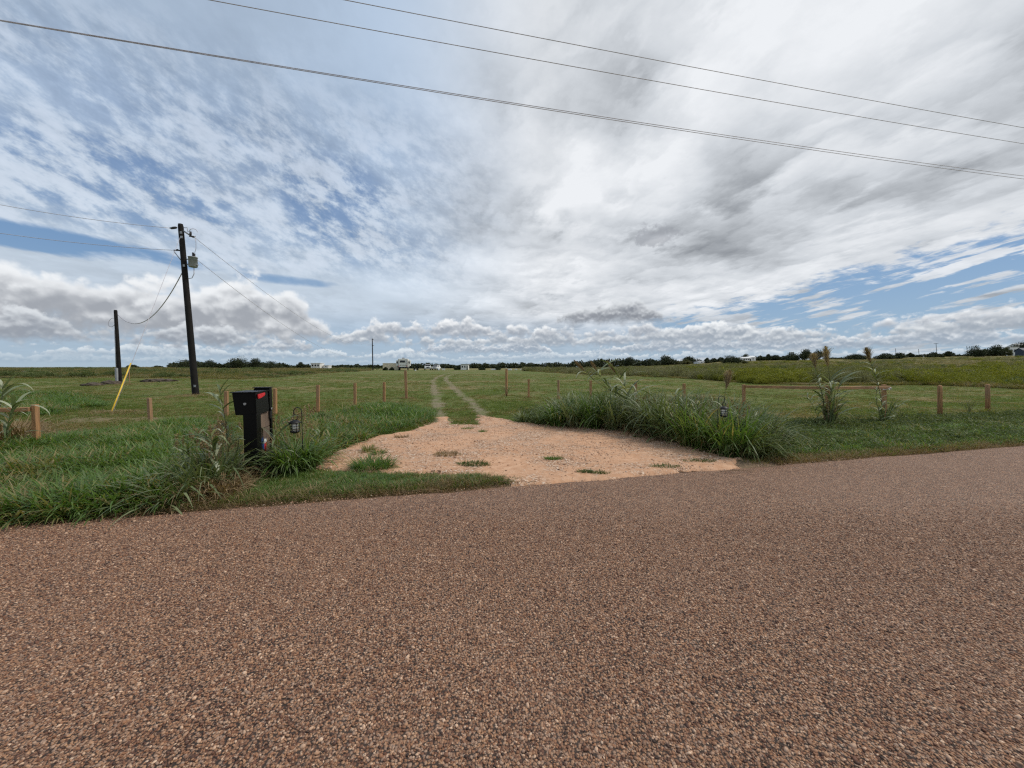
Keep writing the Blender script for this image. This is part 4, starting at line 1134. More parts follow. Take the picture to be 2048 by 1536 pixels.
TL = [  # left px, right px, top, base, label, kwargs
    (349, 404, 716, 735, 'low spreading tree behind the near utility pole on the left skyline', dict(Y=150, trunk=0.04)),
    (398, 436, 719, 735, 'low tree just right of the near utility pole on the left skyline', dict(Y=155, trunk=0.04)),
    (457, 500, 711, 735, 'tallest tree of the left skyline, third from the near pole', dict(Y=150, trunk=0.05)),
    (494, 534, 715, 735, 'broad tree touching the tallest left skyline tree on its right', dict(Y=156, trunk=0.05)),
    (521, 566, 721, 735, 'dark tree at the right end of the left skyline clump', dict(Y=148, trunk=0.04)),
    (593, 612, 723.5, 734, 'small round tree left of the far mobile home', dict(Y=190)),
    (612, 622, 728, 734, 'tiny bush touching the far mobile home', dict(Y=190, cat='bush', name='bush')),
    (256, 276, 729, 735, 'tiny dark bush on the horizon right of the second pole', dict(Y=160, cat='bush', name='bush', trunk=0.03)),
    (306, 326, 731, 735, 'small low bush on the horizon left of the near pole', dict(Y=165, cat='bush', name='bush', trunk=0.03)),
    (1246, 1270, 712.5, 735, 'dark round tree left of the squat tree on the middle skyline', dict(Y=330)),
    (1280, 1309, 717, 735, 'squat dark tree between two taller ones on the middle skyline', dict(Y=300, trunk=0.05)),
    (1315, 1350, 708.5, 735, 'largest ragged dark oak of the middle skyline', dict(Y=300, trunk=0.1, lobes=12)),
    (1349, 1366, 722, 735, 'reddish low bush right of the largest ragged oak', dict(Y=298, cat='bush', name='bush', mat='oakpale', trunk=0.04)),
    (1362, 1383, 719, 734, 'paler tree in front of the wide flat topped oak', dict(Y=285, mat='oakpale')),
    (1363, 1394, 711.5, 731, 'wide flat topped oak behind the paler tree', dict(Y=310)),
    (1410, 1424, 721, 732, 'small round bush on the slope right of the white barn', dict(Y=270, cat='bush', name='bush', trunk=0.05)),
    (1408, 1418, 715.5, 722, 'small tree above the round bush on the slope', dict(Y=316)),
    (1420, 1434, 716, 722, 'low wide tree right of the small tree above the round bush', dict(Y=316)),
    (1434, 1448, 714, 721, 'low tree touching the big near tree on the slope on its left', dict(Y=316)),
    (1443, 1480, 709.5, 739, 'big dark tree standing nearest on the slope, before the farmhouse', dict(Y=150, trunk=0.06, lobes=13)),
    (1466, 1494, 719, 737, 'pale olive tree leaning on the right of the big slope tree', dict(Y=151, mat='oakpale', trunk=0.04)),
    (1481, 1501, 706.5, 715, 'open crowned tree over the white farmhouse roof', dict(Y=312)),
    (1512, 1530, 710.5, 718, 'low tree right of the white farmhouse', dict(Y=305)),
    (1530, 1542, 707.5, 718, 'pointed dark cedar right of the farmhouse', dict(Y=306, name='cedar_tree', squash=1.0)),
    (1540, 1562, 709.5, 717, 'long low tree right of the pointed cedar', dict(Y=308)),
    (1560, 1573, 711.5, 717, 'low scrubby tree left of the three big oaks on the hill', dict(Y=312)),
    (1570, 1596, 703, 723, 'left one of the three big oaks on the hill', dict(Y=235, trunk=0.12)),
    (1594, 1623, 697, 723.5, 'tallest, middle one of the three big oaks on the hill', dict(Y=232, trunk=0.15, lobes=12)),
    (1619, 1650, 698.5, 723.5, 'right one of the three big oaks, with gaps in its crown', dict(Y=238, trunk=0.18)),
    (1690, 1735, 707, 721, 'long low dark thicket tree left of the rightmost reed plume', dict(Y=240, trunk=0.03, lobes=12)),
    (1752, 1786, 706, 719, 'wide low dark tree right of the rightmost reed plume', dict(Y=245, trunk=0.04)),
    (1786, 1809, 705, 717, 'dense dark tree beside the wide low tree on the ridge', dict(Y=250, trunk=0.04)),
    (1813, 1825, 705, 711, 'small tree far back on the ridge', dict(Y=318)),
    (1852, 1880, 704, 713.5, 'low dark tree at the foot of the pole with a crossarm', dict(Y=262, trunk=0.03)),
    (1886, 1903, 702, 709, 'small rounded tree right of the pole with a crossarm', dict(Y=316)),
    (1933, 1963, 690, 707.5, 'left domed tree on the right ridge', dict(Y=255, trunk=0.05)),
    (1971, 2003, 688.5, 707, 'right domed tree on the right ridge, left of the white house', dict(Y=258, trunk=0.05)),
    (1958, 1978, 697, 707, 'scrubby pale bush between the two domed trees on the ridge', dict(Y=262, cat='bush', name='bush', mat='oakpale')),
    (2000, 2018, 693, 705, 'thin grey tree left of the white house on the ridge', dict(Y=280, mat='oakpale')),
    (2022, 2062, 681, 704, 'tall spreading tree behind the white house and navy shed', dict(Y=308, trunk=0.12, lobes=12)),
    (957, 971, 733.5, 739.5, 'dark bush right of the small white cabin', dict(Y=124, cat='bush', name='bush', trunk=0.03)),
    (990, 1002, 734, 741, 'round dark bush left of the right tall gate post, far away', dict(Y=122, cat='bush', name='bush', trunk=0.03)),
    (766, 776, 737, 741, 'low dark bush before the left end of the beige container', dict(Y=119.5, cat='bush', name='bush', trunk=0.02)),
    (779, 788, 734.5, 741, 'round bush before the middle of the beige container', dict(Y=119.5, cat='bush', name='bush', trunk=0.02)),
    (908, 922, 731, 738.5, 'dark bush at the left wall of the white cabin', dict(Y=131, cat='bush', name='bush', trunk=0.02)),
]
for pl, pr, pt, pb, lab, kw in TL: tree(pl, pr, pt, pb, lab, **kw)

def treeline():
    parts = []
    prof_x = [540, 700, 830, 870, 940, 985, 1010, 1060, 1120, 1180, 1230, 1300, 1420]
    prof_y = [731, 731, 729.5, 728, 729, 726, 727, 726.5, 726, 722, 717, 719, 724]
    i = 0
    px = 540.0
    while px < 1420:
        Y = 400 + rng.uniform(-30, 40)
        w = rng.uniform(9, 26)
        X = (px - 1024) / F * Y; g = float(terrain(X, Y))
        H = max(1.5, z_at(float(np.interp(px, prof_x, prof_y)) + rng.uniform(-3.0, 2.5), px, Y) - g)
        parts.append(leafcloud(300, (X, Y, g + H * 0.40), (w / F * Y * 0.6, 5, H * 0.60), (0.6, 1.3), 9000 + i, 0.4, 0.6, 0.2)); i += 1
        px += w * 0.42
    # low scrub that ties the rows of trees together on the ridge
    for px0, px1, pt, Y in ((345, 440, 726, 158), (450, 572, 726, 158), (560, 760, 731.5, 200), (1395, 1480, 719, 322), (1505, 1580, 713.5, 322), (1650, 1700, 716, 322), (1800, 1960, 709, 322), (1955, 2060, 700, 300)):
        px = px0
        while px < px1:
            X = (px - 1024) / F * Y; g = float(terrain(X, Y)); H = max(0.8, z_at(pt + rng.uniform(-2, 2), px, Y) - g)
            w = rng.uniform(4, 10)
            parts.append(leafcloud(90, (X, Y, g + H * 0.45), (w / F * Y * 0.6, 3, H * 0.55), (0.3, 0.7), 9500 + i, 0.4, 0.6, 0.2)); i += 1
            px += w * 0.6
    o = link('distant_treeline', mesh_np('distant_treeline', *join(parts)), M['oak'])
    tag(o, 'unbroken line of far dark trees along the horizon', kind='stuff')
treeline()

# ------------------------------------------------------------------ utility poles and wires
def pole_thing(px0, py0, px1, py1, r0, r1, label, Y=None, name='utility_pole'):
    b = ground(px0, py0) if Y is None else along(px0, Y)
    t = at_depth(px1, py1, b[1])
    r = empty(name, b, 0, label, 'utility pole')
    L = Vector(t - b)
    m = MB(); m.tube([-L * 0.03, Vector((0, 0, 0)), L * 0.5, L * 0.985, L], [r0, r0, (r0 + r1) / 2, r1, r1 * 0.85], 14); m.build('shaft', M['creosote'], r)
    return r, b, t
P1, P1b, P1t = pole_thing(391.5, 789, 361, 448, 0.165, 0.125, 'tall leaning dark utility pole carrying a grey transformer')
P1Y = P1b[1]
def L1(px, py, dy=0.0):                   # point near the pole, relative to its foot
    return at_depth(px, py, P1Y + dy) - P1b
def L1w(px, py, dy=0.0): return at_depth(px, py, P1Y + dy)

def transformer():
    c = L1(386.3, 513.5); d = L1(386.3, 534.5)
    m = MB(); ax = Vector((0, 0, c[2] - d[2])); dv = Vector(d)
    m.tube([dv, dv + ax * 0.05, dv + ax * 0.9, dv + ax * 0.905, dv + ax * 0.98, dv + ax], [0.17, 0.205, 0.205, 0.222, 0.222, 0.12], 20)
    t = m.build('transformer', M['tank'], P1)
    for px, py in ((386, 505), (389, 507)):
        p = Vector(L1(px, py + 8)); q = Vector(L1(px, py))
        b = MB(); rr = []; pts = []
        for k in range(9): pts.append(p.lerp(q, k / 8)); rr.append(0.055 if k % 2 else 0.032)
        b.tube(pts, rr, 8); b.build('bushing', M['porcelain'], t)
    for py in (518, 528):
        a = Vector(L1(371.5, py)); e = Vector(L1(379, py + 1))
        b = MB(); b.tube([a, e], 0.03, 6); b.build('bracket', M['steel'], t)
    b = MB(); e = Vector(L1(396, 530)); b.tube([Vector(L1(392, 530)), e], 0.045, 8); b.build('valve', M['steel'], t)
transformer()
def hardware():
    m = MB(); m.tube([Vector(L1(354, 455)), Vector(L1(351, 455.2)), Vector(L1(347, 455.8)), Vector(L1(343, 456.5)), Vector(L1(339, 456))], [0.03, 0.065, 0.07, 0.06, 0.02], 8)
    m.build('insulator', M['porcelain'], P1)
    m = MB(); m.tube([Vector(L1(365, 455.5)), Vector(L1(374.5, 455.5)), Vector(L1(374.8, 462.5)), Vector(L1(379, 463))], 0.018, 6)
    m.tube([Vector(L1(367, 462)), Vector(L1(378, 469))], 0.045, 6); m.build('bracket', M['steel'], P1)
    m = MB()
    cen = Vector(L1(387, 466.5)); pts = [cen + Vector((0.20 * math.cos(a), 0.05 * math.sin(2 * a), 0.24 * math.sin(a))) for a in np.linspace(0.3, 5.6, 16)]
    m.tube(pts, 0.014, 6); m.build('wire_loop', M['wire'], P1)
    m = MB(); m.tube([Vector(L1(382, 463)), Vector(L1(381, 468)), Vector(L1(381.5, 472))], [0.03, 0.06, 0.03], 8); m.build('fuse_cutout', M['porcelain'], P1)
    m = MB(); m.tube([Vector(L1(379, 472)), Vector(L1(388, 473.5))], 0.045, 8); m.build('arrester', M['porcelain'], P1)
    m = MB(); m.tube([Vector(L1(361, 501)), Vector(L1(348, 500.5))], 0.035, 6); m.tube([Vector(L1(355, 500)), Vector(L1(354.5, 499))], 0.06, 6); m.build('insulator', M['porcelain'], P1)
    m = MB(); m.tube([Vector(L1(348, 503)), Vector(L1(361.5, 520))], 0.022, 6); m.build('guy_strut', M['steel'], P1)
    m = MB(); m.tube([Vector(L1(390, 476)), Vector(L1(392, 485)), Vector(L1(392, 497)), Vector(L1(389.5, 505.5))], 0.012, 5); m.build('jumper_wire', M['wire'], P1)
    m = MB(); m.tube([Vector(L1(388, 535)), Vector(L1(388, 548)), Vector(L1(384, 556)), Vector(L1(376.5, 557.5))], 0.018, 6); m.build('lead_cable', M['wire'], P1)
    for py in (465, 474, 531, 772):
        k = (789 - py) / 341.0; px = 391.5 - 30.5 * k
        m = MB(); m.box(Vector(L1(px - 0.6, py, -0.165)), (0.10, 0.03, 0.12)); m.build('pole_tag', M['steel'], P1)
hardware()

def wire(pts, rad, label, name='power_line', cat='power line', group=None, n=40, mat='wire'):
    m = MB(); m.tube([Vector(p) for p in pts], rad, 6); o = m.build(name, M[mat])
    for pl in o.data.polygons: pl.use_smooth = True
    return tag(o, label, cat, group)
def span(a, b, sag, n=36):
    a, b = np.asarray(a, float), np.asarray(b, float); t = np.linspace(0, 1, n)[:, None]
    p = a + (b - a) * t; p[:, 2] -= 4 * sag * (t[:, 0] * (1 - t[:, 0])); return p

def road_wire(p_off, pts, rad, label, s0=-42, s1=58):
    """a conductor over the verge parallel to the road, fitted through photo points"""
    S, Z = [], []
    for px, py in pts:
        d = ray(px, py); k = p_off / (d[0] * RN[0] + d[1] * RN[1]); q = d * k
        S.append(q[0] * RD[0] + q[1] * RD[1]); Z.append(EYE + q[2])
    co = np.polyfit(S, Z, 2)
    s = np.linspace(s0, s1, 90); z = np.polyval(co, s)
    wire(np.stack([s * RD[0] + p_off * RN[0], s * RD[1] + p_off * RN[1], z], -1), rad, label, group='wires along the road')
road_wire(9.0, [(0, 40), (1024, 205.5), (2048, 352)], 0.0075, 'upper wire of the lowest close pair crossing the sky')
road_wire(9.0, [(0, 41.5), (1024, 208.5), (2048, 358)], 0.0075, 'lower wire of the lowest close pair crossing the sky')
road_wire(9.0, [(420, 0), (1024, 111), (2048, 287.5)], 0.008, 'middle single wire crossing the sky')
road_wire(9.0, [(690, 0), (1024, 65), (2048, 255.5)], 0.008, 'highest single wire crossing the top of the sky')

P3, P3b, P3t = pole_thing(746, 742, 744.5, 677, 0.17, 0.13, 'far thin utility pole left of the beige container', Y=118)
for dz, px in ((0.25, 746), (2.2, 746)):
    m = MB(); e = Vector(P3t - P3b) - Vector((0, 0, dz)); m.tube([e, e + Vector((0.45, 0, 0.05))], [0.05, 0.09], 8); m.build('insulator', M['porcelain'], P3)
def fitted(a, b, mid, n=40):
    """hanging wire from a to b passing a photo point on the way"""
    a, b = np.asarray(a, float), np.asarray(b, float)
    d = ray(*mid); best = None
    for t in np.linspace(0.02, 0.98, 200):
        p = a + (b - a) * t; k = p[1] / d[1]
        e = abs(d[0] * k - p[0])
        if best is None or e < best[0]: best = (e, t, p[2] - (EYE + d[2] * k))
    t, dz = best[1], best[2]
    return span(a, b, dz / (4 * t * (1 - t)), n)
wire(fitted(L1w(388, 474), P3t + np.array([0.4, 0, -0.3]), (500, 561)), 0.011, 'upper wire running from the transformer pole to the far thin pole', group='wires between the poles')
wire(fitted(L1w(396, 521), P3t + np.array([0.4, 0, -2.2]), (500, 601)), 0.011, 'lower wire running from the transformer pole to the far thin pole', group='wires between the poles')
e1 = at_depth(0, 403, P1Y - 3.0); e2 = at_depth(0, 460, P1Y - 3.0)
def leftwire(start, edge, label):
    d = edge - start; end = start + d * 2.3; end[2] += 0.9
    pts = span(start, end, 0.55, 40); wire(pts, 0.011, label, group='wires between the poles')
leftwire(L1w(339, 456), e1, 'upper wire leaving the transformer pole to the left')
leftwire(L1w(348, 500.5), e2, 'lower wire leaving the transformer pole to the left')

P2, P2b, P2t = pole_thing(240, 767, 231, 620, 0.14, 0.11, 'shorter dark service pole left of the transformer pole')
m = MB(); m.tube([Vector(at_depth(233.8, 768, P2b[1] - 0.1) - P2b), Vector(at_depth(229.5, 660, P2b[1] - 0.1) - P2b)], 0.035, 8); m.build('conduit', M['steel'], P2)
m = MB(); c0 = Vector(at_depth(234, 750, P2b[1] - 0.15) - P2b); m.box(c0, (0.16, 0.2, 1.1), bev=0.02); m.build('meter_box', M['tank'], P2)
m = MB(); cc_ = Vector(at_depth(224, 645, P2b[1]) - P2b)
m.tube([cc_ + Vector((0.28 * math.cos(a), 0.1 * math.sin(a), 0.36 * math.sin(a))) for a in np.linspace(0.5, 6.1, 18)], 0.016, 6); m.build('wire_loop', M['wire'], P2)
wire(fitted(at_depth(365, 544, P1Y), at_depth(236, 630, P2b[1]), (300, 636)), 0.024, 'thick service cable sagging between the transformer pole and the shorter pole', name='service_cable', cat='cable')
gb = ground(223, 825); gt = L1w(362, 470)
o = empty('guy_wire', gb, 0, 'thin guy wire with a bright yellow guard, left of the transformer pole', 'guy wire')
m = MB(); m.tube([Vector((0, 0, -0.1)), Vector(gt - gb)], 0.008, 6); m.build('cable', M['wire'], o)
v = Vector(gt - gb); k = 1.72 / v.z
m = MB(); m.tube([Vector((0, 0, 0.02)), v * (k * 0.5), v * k], 0.021, 10); m.build('guard', M['yellow'], o)

def far_pole(px, pt, pb, Y, label, arm=0.0):
    r, b, t = pole_thing(px, pb, px, pt, 0.17, 0.13, label, Y=Y)
    if arm:
        m = MB(); m.box(Vector(t - b) - Vector((0, 0, 0.35)), (arm, 0.14, 0.16)); m.build('crossarm', M['creosote'], r)
        for x in (-0.46, 0, 0.46):
            m = MB(); q = Vector(t - b) + Vector((x * arm, 0, -0.25)); m.tube([q, q + Vector((0, 0, 0.3))], [0.06, 0.09], 8); m.build('insulator', M['porcelain'], r)
far_pole(1872, 686, 711, 285, 'far utility pole with a crossarm on the right ridge', 3.2)
far_pole(1791, 697, 712, 318, 'thin bare pole behind the wide low tree on the ridge')
far_pole(1837, 698, 713, 300, 'thin bare pole left of the pole with a crossarm')
far_pole(1933.5, 692, 708, 262, 'thin bare pole at the left of the domed trees')
a_ = at_depth(1600, 700, 300); b_ = at_depth(1872, 687, 285)

# ------------------------------------------------------------------ fence
POST_ME = {}
def post_mesh(kind):
    if kind in POST_ME: return POST_ME[kind]
    if kind == 'square':
        m = MB(); m.box((0, 0, 0.46), (0.098, 0.098, 1.08), bev=0.006)
        for v in m.bm.verts:
            v.co.x += 0.004 * math.sin(v.co.z * 5)
    else:
        m = MB(); m.tube([(0, 0, -0.08), (0, 0, 0.9), (0, 0, 0.965), (0, 0, 0.99), (0, 0, 1.0)], [0.062, 0.060, 0.056, 0.038, 0.012], 12)
    bmesh.ops.recalc_face_normals(m.bm, faces=m.bm.faces)
    me = bpy.data.meshes.new('post'); m.bm.to_mesh(me); m.bm.free(); me.materials.append(M['post'])
    POST_ME[kind] = me; return me
POSTS = []
def post(px, pb, pt, label, kind='square', parent=None, w=1.0, px_top=None, rz=None, feet=True):
    b = ground(px, pb); t = at_depth(px if px_top is None else px_top, pt, b[1])
    o = bpy.data.objects.new('fence_post' if parent is None else 'post', post_mesh(kind)); C.objects.link(o)
    h = t[2] - b[2]
    o.scale = (w, w, h)
    lean = math.atan2(t[0] - b[0], h)
    o.rotation_euler = (R(rng.uniform(-1, 1)), lean, R(rng.uniform(-14, 14)) if rz is None else rz)
    if parent is None:
        o.location = tuple(b); tag(o, label, 'fence post', 'square and round fence posts along the road side')
    else:
        o.location = tuple(b - np.array(parent.location)); o.parent = parent
    if feet: POSTS.append(b)
    return b, t
post(302, 857, 796, 'square fence post right of the yellow guy guard', px_top=299.5, w=0.78)
post(453, 832, 782, 'square fence post directly left of the black mailbox')
post(550.5, 829, 777, 'square fence post half hidden behind the black mailbox')
post(636, 824, 770, 'short square fence post, first right of the mailbox')
post(710, 812, 766, 'short square fence post, second right of the mailbox')
post(768.5, 805, 764, 'short square fence post just left of the tall gate post')
post(813, 797, 741, 'tall square gate post on the left side of the dirt track', w=1.25, px_top=811)
post(1013, 791, 738, 'tall square gate post on the right side of the dirt track', w=1.2)
post(1057.5, 795, 758, 'short square fence post just right of the right gate post')
post(1117, 799, 760, 'short square fence post, second right of the right gate post')
post(1181.5, 801, 761, 'short square fence post beside the leaning reed plumes')
post(1271.5, 805, 764, 'short square fence post behind the middle of the weed thicket')
post(1368, 812, 767, 'short square fence post behind the right part of the weed thicket')
post(1880, 836, 770, 'round topped fence post, first right of the rail fence', 'round')
post(1975.5, 826, 768, 'round topped fence post, furthest right by the grey weed', 'round', w=1.0)

def rail_beam(parent, a, b, name='rail'):
    a, b = Vector(a), Vector(b); d = b - a
    m = MB(); m.box((0, 0, 0), (0.075, 0.085, d.length), bev=0.012)
    o = m.build(name, M['post'], parent)
    o.rotation_euler = d.to_track_quat('Z', 'Y').to_euler(); o.location = (a + b) / 2
    return o
def right_rail_fence():
    b0 = ground(1488, 826)
    r = empty('rail_fence', b0, 0, 'wooden rail fence of three posts with one top rail, right of the thicket', 'fence')
    p0 = post(1488, 826, 769, None, 'square', r, 0.85); p1 = post(1656, 850, 771, None, 'square', r, 0.9); p2 = post(1769, 844, 769, None, 'square', r, 0.9)
    f = lambda p, dz, dy=0.0: p[1] - b0 + np.array([0, dy, dz])
    rail_beam(r, f(p0, -0.07) + [0.06, 0, 0], f(p1, -0.07, -0.02) + [-0.06, 0, 0])
    rail_beam(r, f(p1, -0.07, -0.02) + [0.06, 0, 0], f(p2, -0.08, -0.10) + [0.05, 0, 0])
    m = MB(); q = Vector(f(p2, -0.12)); m.tube([q + Vector((0.085 * math.cos(a), -0.03 + 0.16 * math.sin(a), 0.04 * math.sin(3 * a))) for a in np.linspace(0, 6.28, 14)], 0.009, 6); m.build('rope', M['white'], r)
right_rail_fence()
def left_rail_fence():
    b0 = ground(74, 897)
    r = empty('rail_fence', b0, 0, 'wooden post with a top rail at the left edge, half covered by reed leaves', 'fence')
    p0 = post(74, 897, 809, None, 'square', r, 0.80, px_top=70)
    a = p0[1] - b0 + np.array([-0.05, -0.04, -0.09]); q = at_depth(-70, 822, b0[1] - 0.25) - b0
    rail_beam(r, a, q)
left_rail_fence()

# ------------------------------------------------------------------ mailbox
def mailbox():
    g = ground(503, 958)
    r = empty('mailbox', g, math.atan2(RD[1], RD[0]), 'black locking mailbox on a black post with a red flag, in the weeds', 'mailbox')
    m = MB(); m.box((0, 0.085, 0.43), (0.17, 0.17, 1.0), bev=0.004); m.build('post', M['black'], r)
    x0, x1, z0, z1 = -0.215, 0.088, 0.925, 1.245
    tilt = 0.012
    m = MB()
    m.quadbox([(x0 + 0.035, 0.0, z0), (x1, 0.0, z0), (x1 - tilt, 0.0, z1), (x0, 0.0, z1)], (0, 0.50, 0))
    bmesh.ops.bevel(m.bm, geom=list(m.bm.edges), offset=0.006, segments=2, affect='EDGES')
    box = m.build('box', M['black'], r)
    m = MB(); m.quadbox([(x0 + 0.052, -0.004, z0 + 0.018), (x1 - 0.018, -0.004, z0 + 0.018), (x1 - 0.030, -0.004, z1 - 0.05), (x0 + 0.022, -0.004, z1 - 0.05)], (0, 0.006, 0)); d = m.build('door', M['black'], box)
    m = MB(); m.tube([(-0.055, 0.0, 1.085), (-0.055, -0.016, 1.085)], 0.018, 14); m.tube([(-0.055, -0.014, 1.085), (-0.055, -0.020, 1.085)], 0.010, 10); m.build('lock', M['steel'], r)
    m = MB(); m.quadbox([(x0 - 0.012, -0.025, z1 + 0.001), (x1 + 0.004, -0.025, z1 + 0.001), (x1 + 0.004, 0.51, z1 + 0.001), (x0 - 0.012, 0.51, z1 + 0.001)], (0, 0, 0.010)); m.build('lid', M['black'], r)
    # red flag folded along the right side
    m = MB(); xf = x1 - 0.002
    m.quadbox([(xf, 0.05, 1.215), (xf, 0.31, 1.228), (xf, 0.33, 1.205), (xf, 0.29, 1.180), (xf, 0.13, 1.155), (xf, 0.06, 1.155)], (0.012, 0, 0)); m.build('flag', M['red'], r)
    # second, taller box on the rear post
    m = MB(); m.quadbox([(-0.13, 0.535, 0.96), (0.085, 0.535, 0.96), (0.085, 0.535, 1.285), (-0.13, 0.535, 1.285)], (0, 0.13, 0))
    bmesh.ops.bevel(m.bm, geom=list(m.bm.edges), offset=0.008, segments=2, affect='EDGES'); rb = m.build('rear_box', M['black'], r)
    m = MB(); m.box((-0.0225, 0.60, 1.292), (0.24, 0.16, 0.012)); m.build('lid', M['black'], rb)
    m = MB(); m.box((0.06, 0.62, 0.43), (0.05, 0.06, 1.06)); m.build('rear_post', M['black'], r)
    for z, h in ((0.80, 0.225), (0.565, 0.225), (0.33, 0.225), (0.10, 0.22)):
        m = MB(); m.box((0.045, 0.38, z), (0.03, 0.415, h), bev=0.003); m.build('board', M['oldwood'], r)
    m = MB(); m.box((0.078, 0.575, 0.86), (0.03, 0.06, 0.12), bev=0.006); l = m.build('latch', M['iron'], r)
    m = MB(); m.tube([(0.10, 0.56, 0.93), (0.10, 0.56, 0.965), (0.10, 0.60, 0.965), (0.10, 0.60, 0.93)], 0.007, 6); m.build('shackle', M['steel'], l)
    # state shaped flag sign screwed on the boards
    def plate(name, pts, mat, par, x=0.062):
        m = MB(); m.quadbox([(x, p[0], p[1]) for p in pts], (0.005, 0, 0)); return m.build(name, mat, par)
    sg = plate('sign', [(0.24, 0.54), (0.30, 0.56), (0.30, 0.50), (0.33, 0.46), (0.33, 0.36), (0.28, 0.37), (0.24, 0.44), (0.22, 0.49)], M['blue'], r)
    plate('white_stripe', [(0.33, 0.52), (0.42, 0.505), (0.44, 0.455), (0.33, 0.455)], M['white'], sg)
    plate('red_stripe', [(0.33, 0.453), (0.44, 0.453), (0.41, 0.38), (0.385, 0.31), (0.35, 0.35), (0.33, 0.36)], M['red'], sg)
    st = [(0.283 + (0.024 if k % 2 == 0 else 0.010) * math.sin(k * math.pi / 5), 0.465 + (0.024 if k % 2 == 0 else 0.010) * math.cos(k * math.pi / 5)) for k in range(10)]
    plate('star', st, M['white'], sg, 0.0675)
mailbox()

# ------------------------------------------------------------------ lantern hooks
def hook_and_lantern(px, pb, pt, side, label_h, label_l):
    b = ground(px, pb); t = at_depth(px, pt, b[1]); H = t[2] - b[2]
    m = MB(); rr = 0.062
    pts = [(0, 0, -0.1), (0, 0, H * 0.5), (0, 0, H - rr)] + [(side * (rr - rr * math.cos(a)), 0, H - rr + rr * math.sin(a)) for a in np.linspace(0.3, math.pi, 9)]
    pts += [(side * 2 * rr, 0, H - rr - 0.035), (side * (2 * rr - 0.012), 0, H - rr - 0.055), (side * (2 * rr - 0.03), 0, H - rr - 0.05)]
    m.tube(pts, 0.0065, 8); hk = m.build('shepherd_hook', M['iron']); hk.location = tuple(b); tag(hk, label_h, 'hook', 'lantern hooks beside the driveway')
    r = empty('hanging_lantern', (b[0] + side * (2 * rr - 0.012), b[1], b[2] + H - rr - 0.055), R(20), label_l, 'lantern', 'lanterns beside the driveway'); r.scale = (1.15, 1.15, 1.15)
    m = MB(); m.tube([(0.035 * math.cos(a), 0, -0.035 + 0.035 * math.sin(a)) for a in np.linspace(0, 6.283, 14)], 0.004, 6); m.build('ring', M['iron'], r)
    m = MB(); m.tube([(0, 0, -0.068), (0, 0, -0.078), (0, 0, -0.10), (0, 0, -0.108)], [0.02, 0.045, 0.078, 0.078], 12); m.build('cap', M['iron'], r)
    m = MB(); m.tube([(0, 0, -0.108), (0, 0, -0.215)], 0.042, 12); m.build('glass', M['lampglass'], r)
    for k in range(6):
        a = k * math.pi / 3; m = MB(); m.tube([(0.058 * math.cos(a), 0.058 * math.sin(a), -0.106), (0.056 * math.cos(a), 0.056 * math.sin(a), -0.222)], 0.0045, 5); m.build('bar', M['iron'], r)
    for z in (-0.15, -0.185):
        m = MB(); m.tube([(0.058 * math.cos(a), 0.058 * math.sin(a), z) for a in np.linspace(0, 6.283, 16)], 0.004, 5); m.build('hoop', M['iron'], r)
    m = MB(); m.tube([(0, 0, -0.216), (0, 0, -0.232), (0, 0, -0.25)], [0.060, 0.056, 0.02], 12); m.build('base', M['iron'], r)
hook_and_lantern(606, 940, 815, -1, 'black shepherd hook stake right of the mailbox', 'black caged lantern hanging right of the mailbox')
hook_and_lantern(1434, 905, 792, 1, 'black shepherd hook stake in the right end of the thicket', 'black caged lantern hanging at the right end of the thicket')

# ------------------------------------------------------------------ wild plants that stand out one by one
CLUMP = {}
def grass_clump(px, pb, H, W, mat, label, seed, n=170, wide=(0.010, 0.022), curl=(0.5, 1.8), tilt=(0.35, 0.25), group='tall grass clumps along the driveway', dry=0, name='grass_clump', cat='grass clump', wind=0.0):
    b = ground(px, pb)
    H = H * (1.85 if 1140 < px < 1470 else 1.55 if 1100 < px < 1500 else 1.4); wide = (wide[0] * 1.25, wide[1] * 1.25)
    if 1100 < px < 1480: curl = (curl[0] * 0.5, curl[1] * 0.85); tilt = (tilt[0] * 0.75, tilt[1])
    p = blades(int(n * 1.25), W * 0.30, (H * 0.6, H * 1.35), wide, tilt, curl, 7, wind=wind, tint=(0, 0.92), seed=seed, kink=0.7)
    if 1100 < px < 1480 and not dry: dry = 70
    if dry:
        r = empty(name, b, 0, label, cat, group)
        link('green_blades', mesh_np('blades', *p), M[mat], r)
        link('dead_blades', mesh_np('blades', *blades(dry, W * 0.34, (H * 0.35, H * 0.9), (0.005, 0.014), (0.8, 0.35), (0.8, 2.0), 6, wind=wind, seed=seed + 1, kink=0.8)), M['straw'], r)
    else:
        o = link(name, mesh_np('blades', *p), M[mat]); o.location = tuple(b); tag(o, label, cat, group)
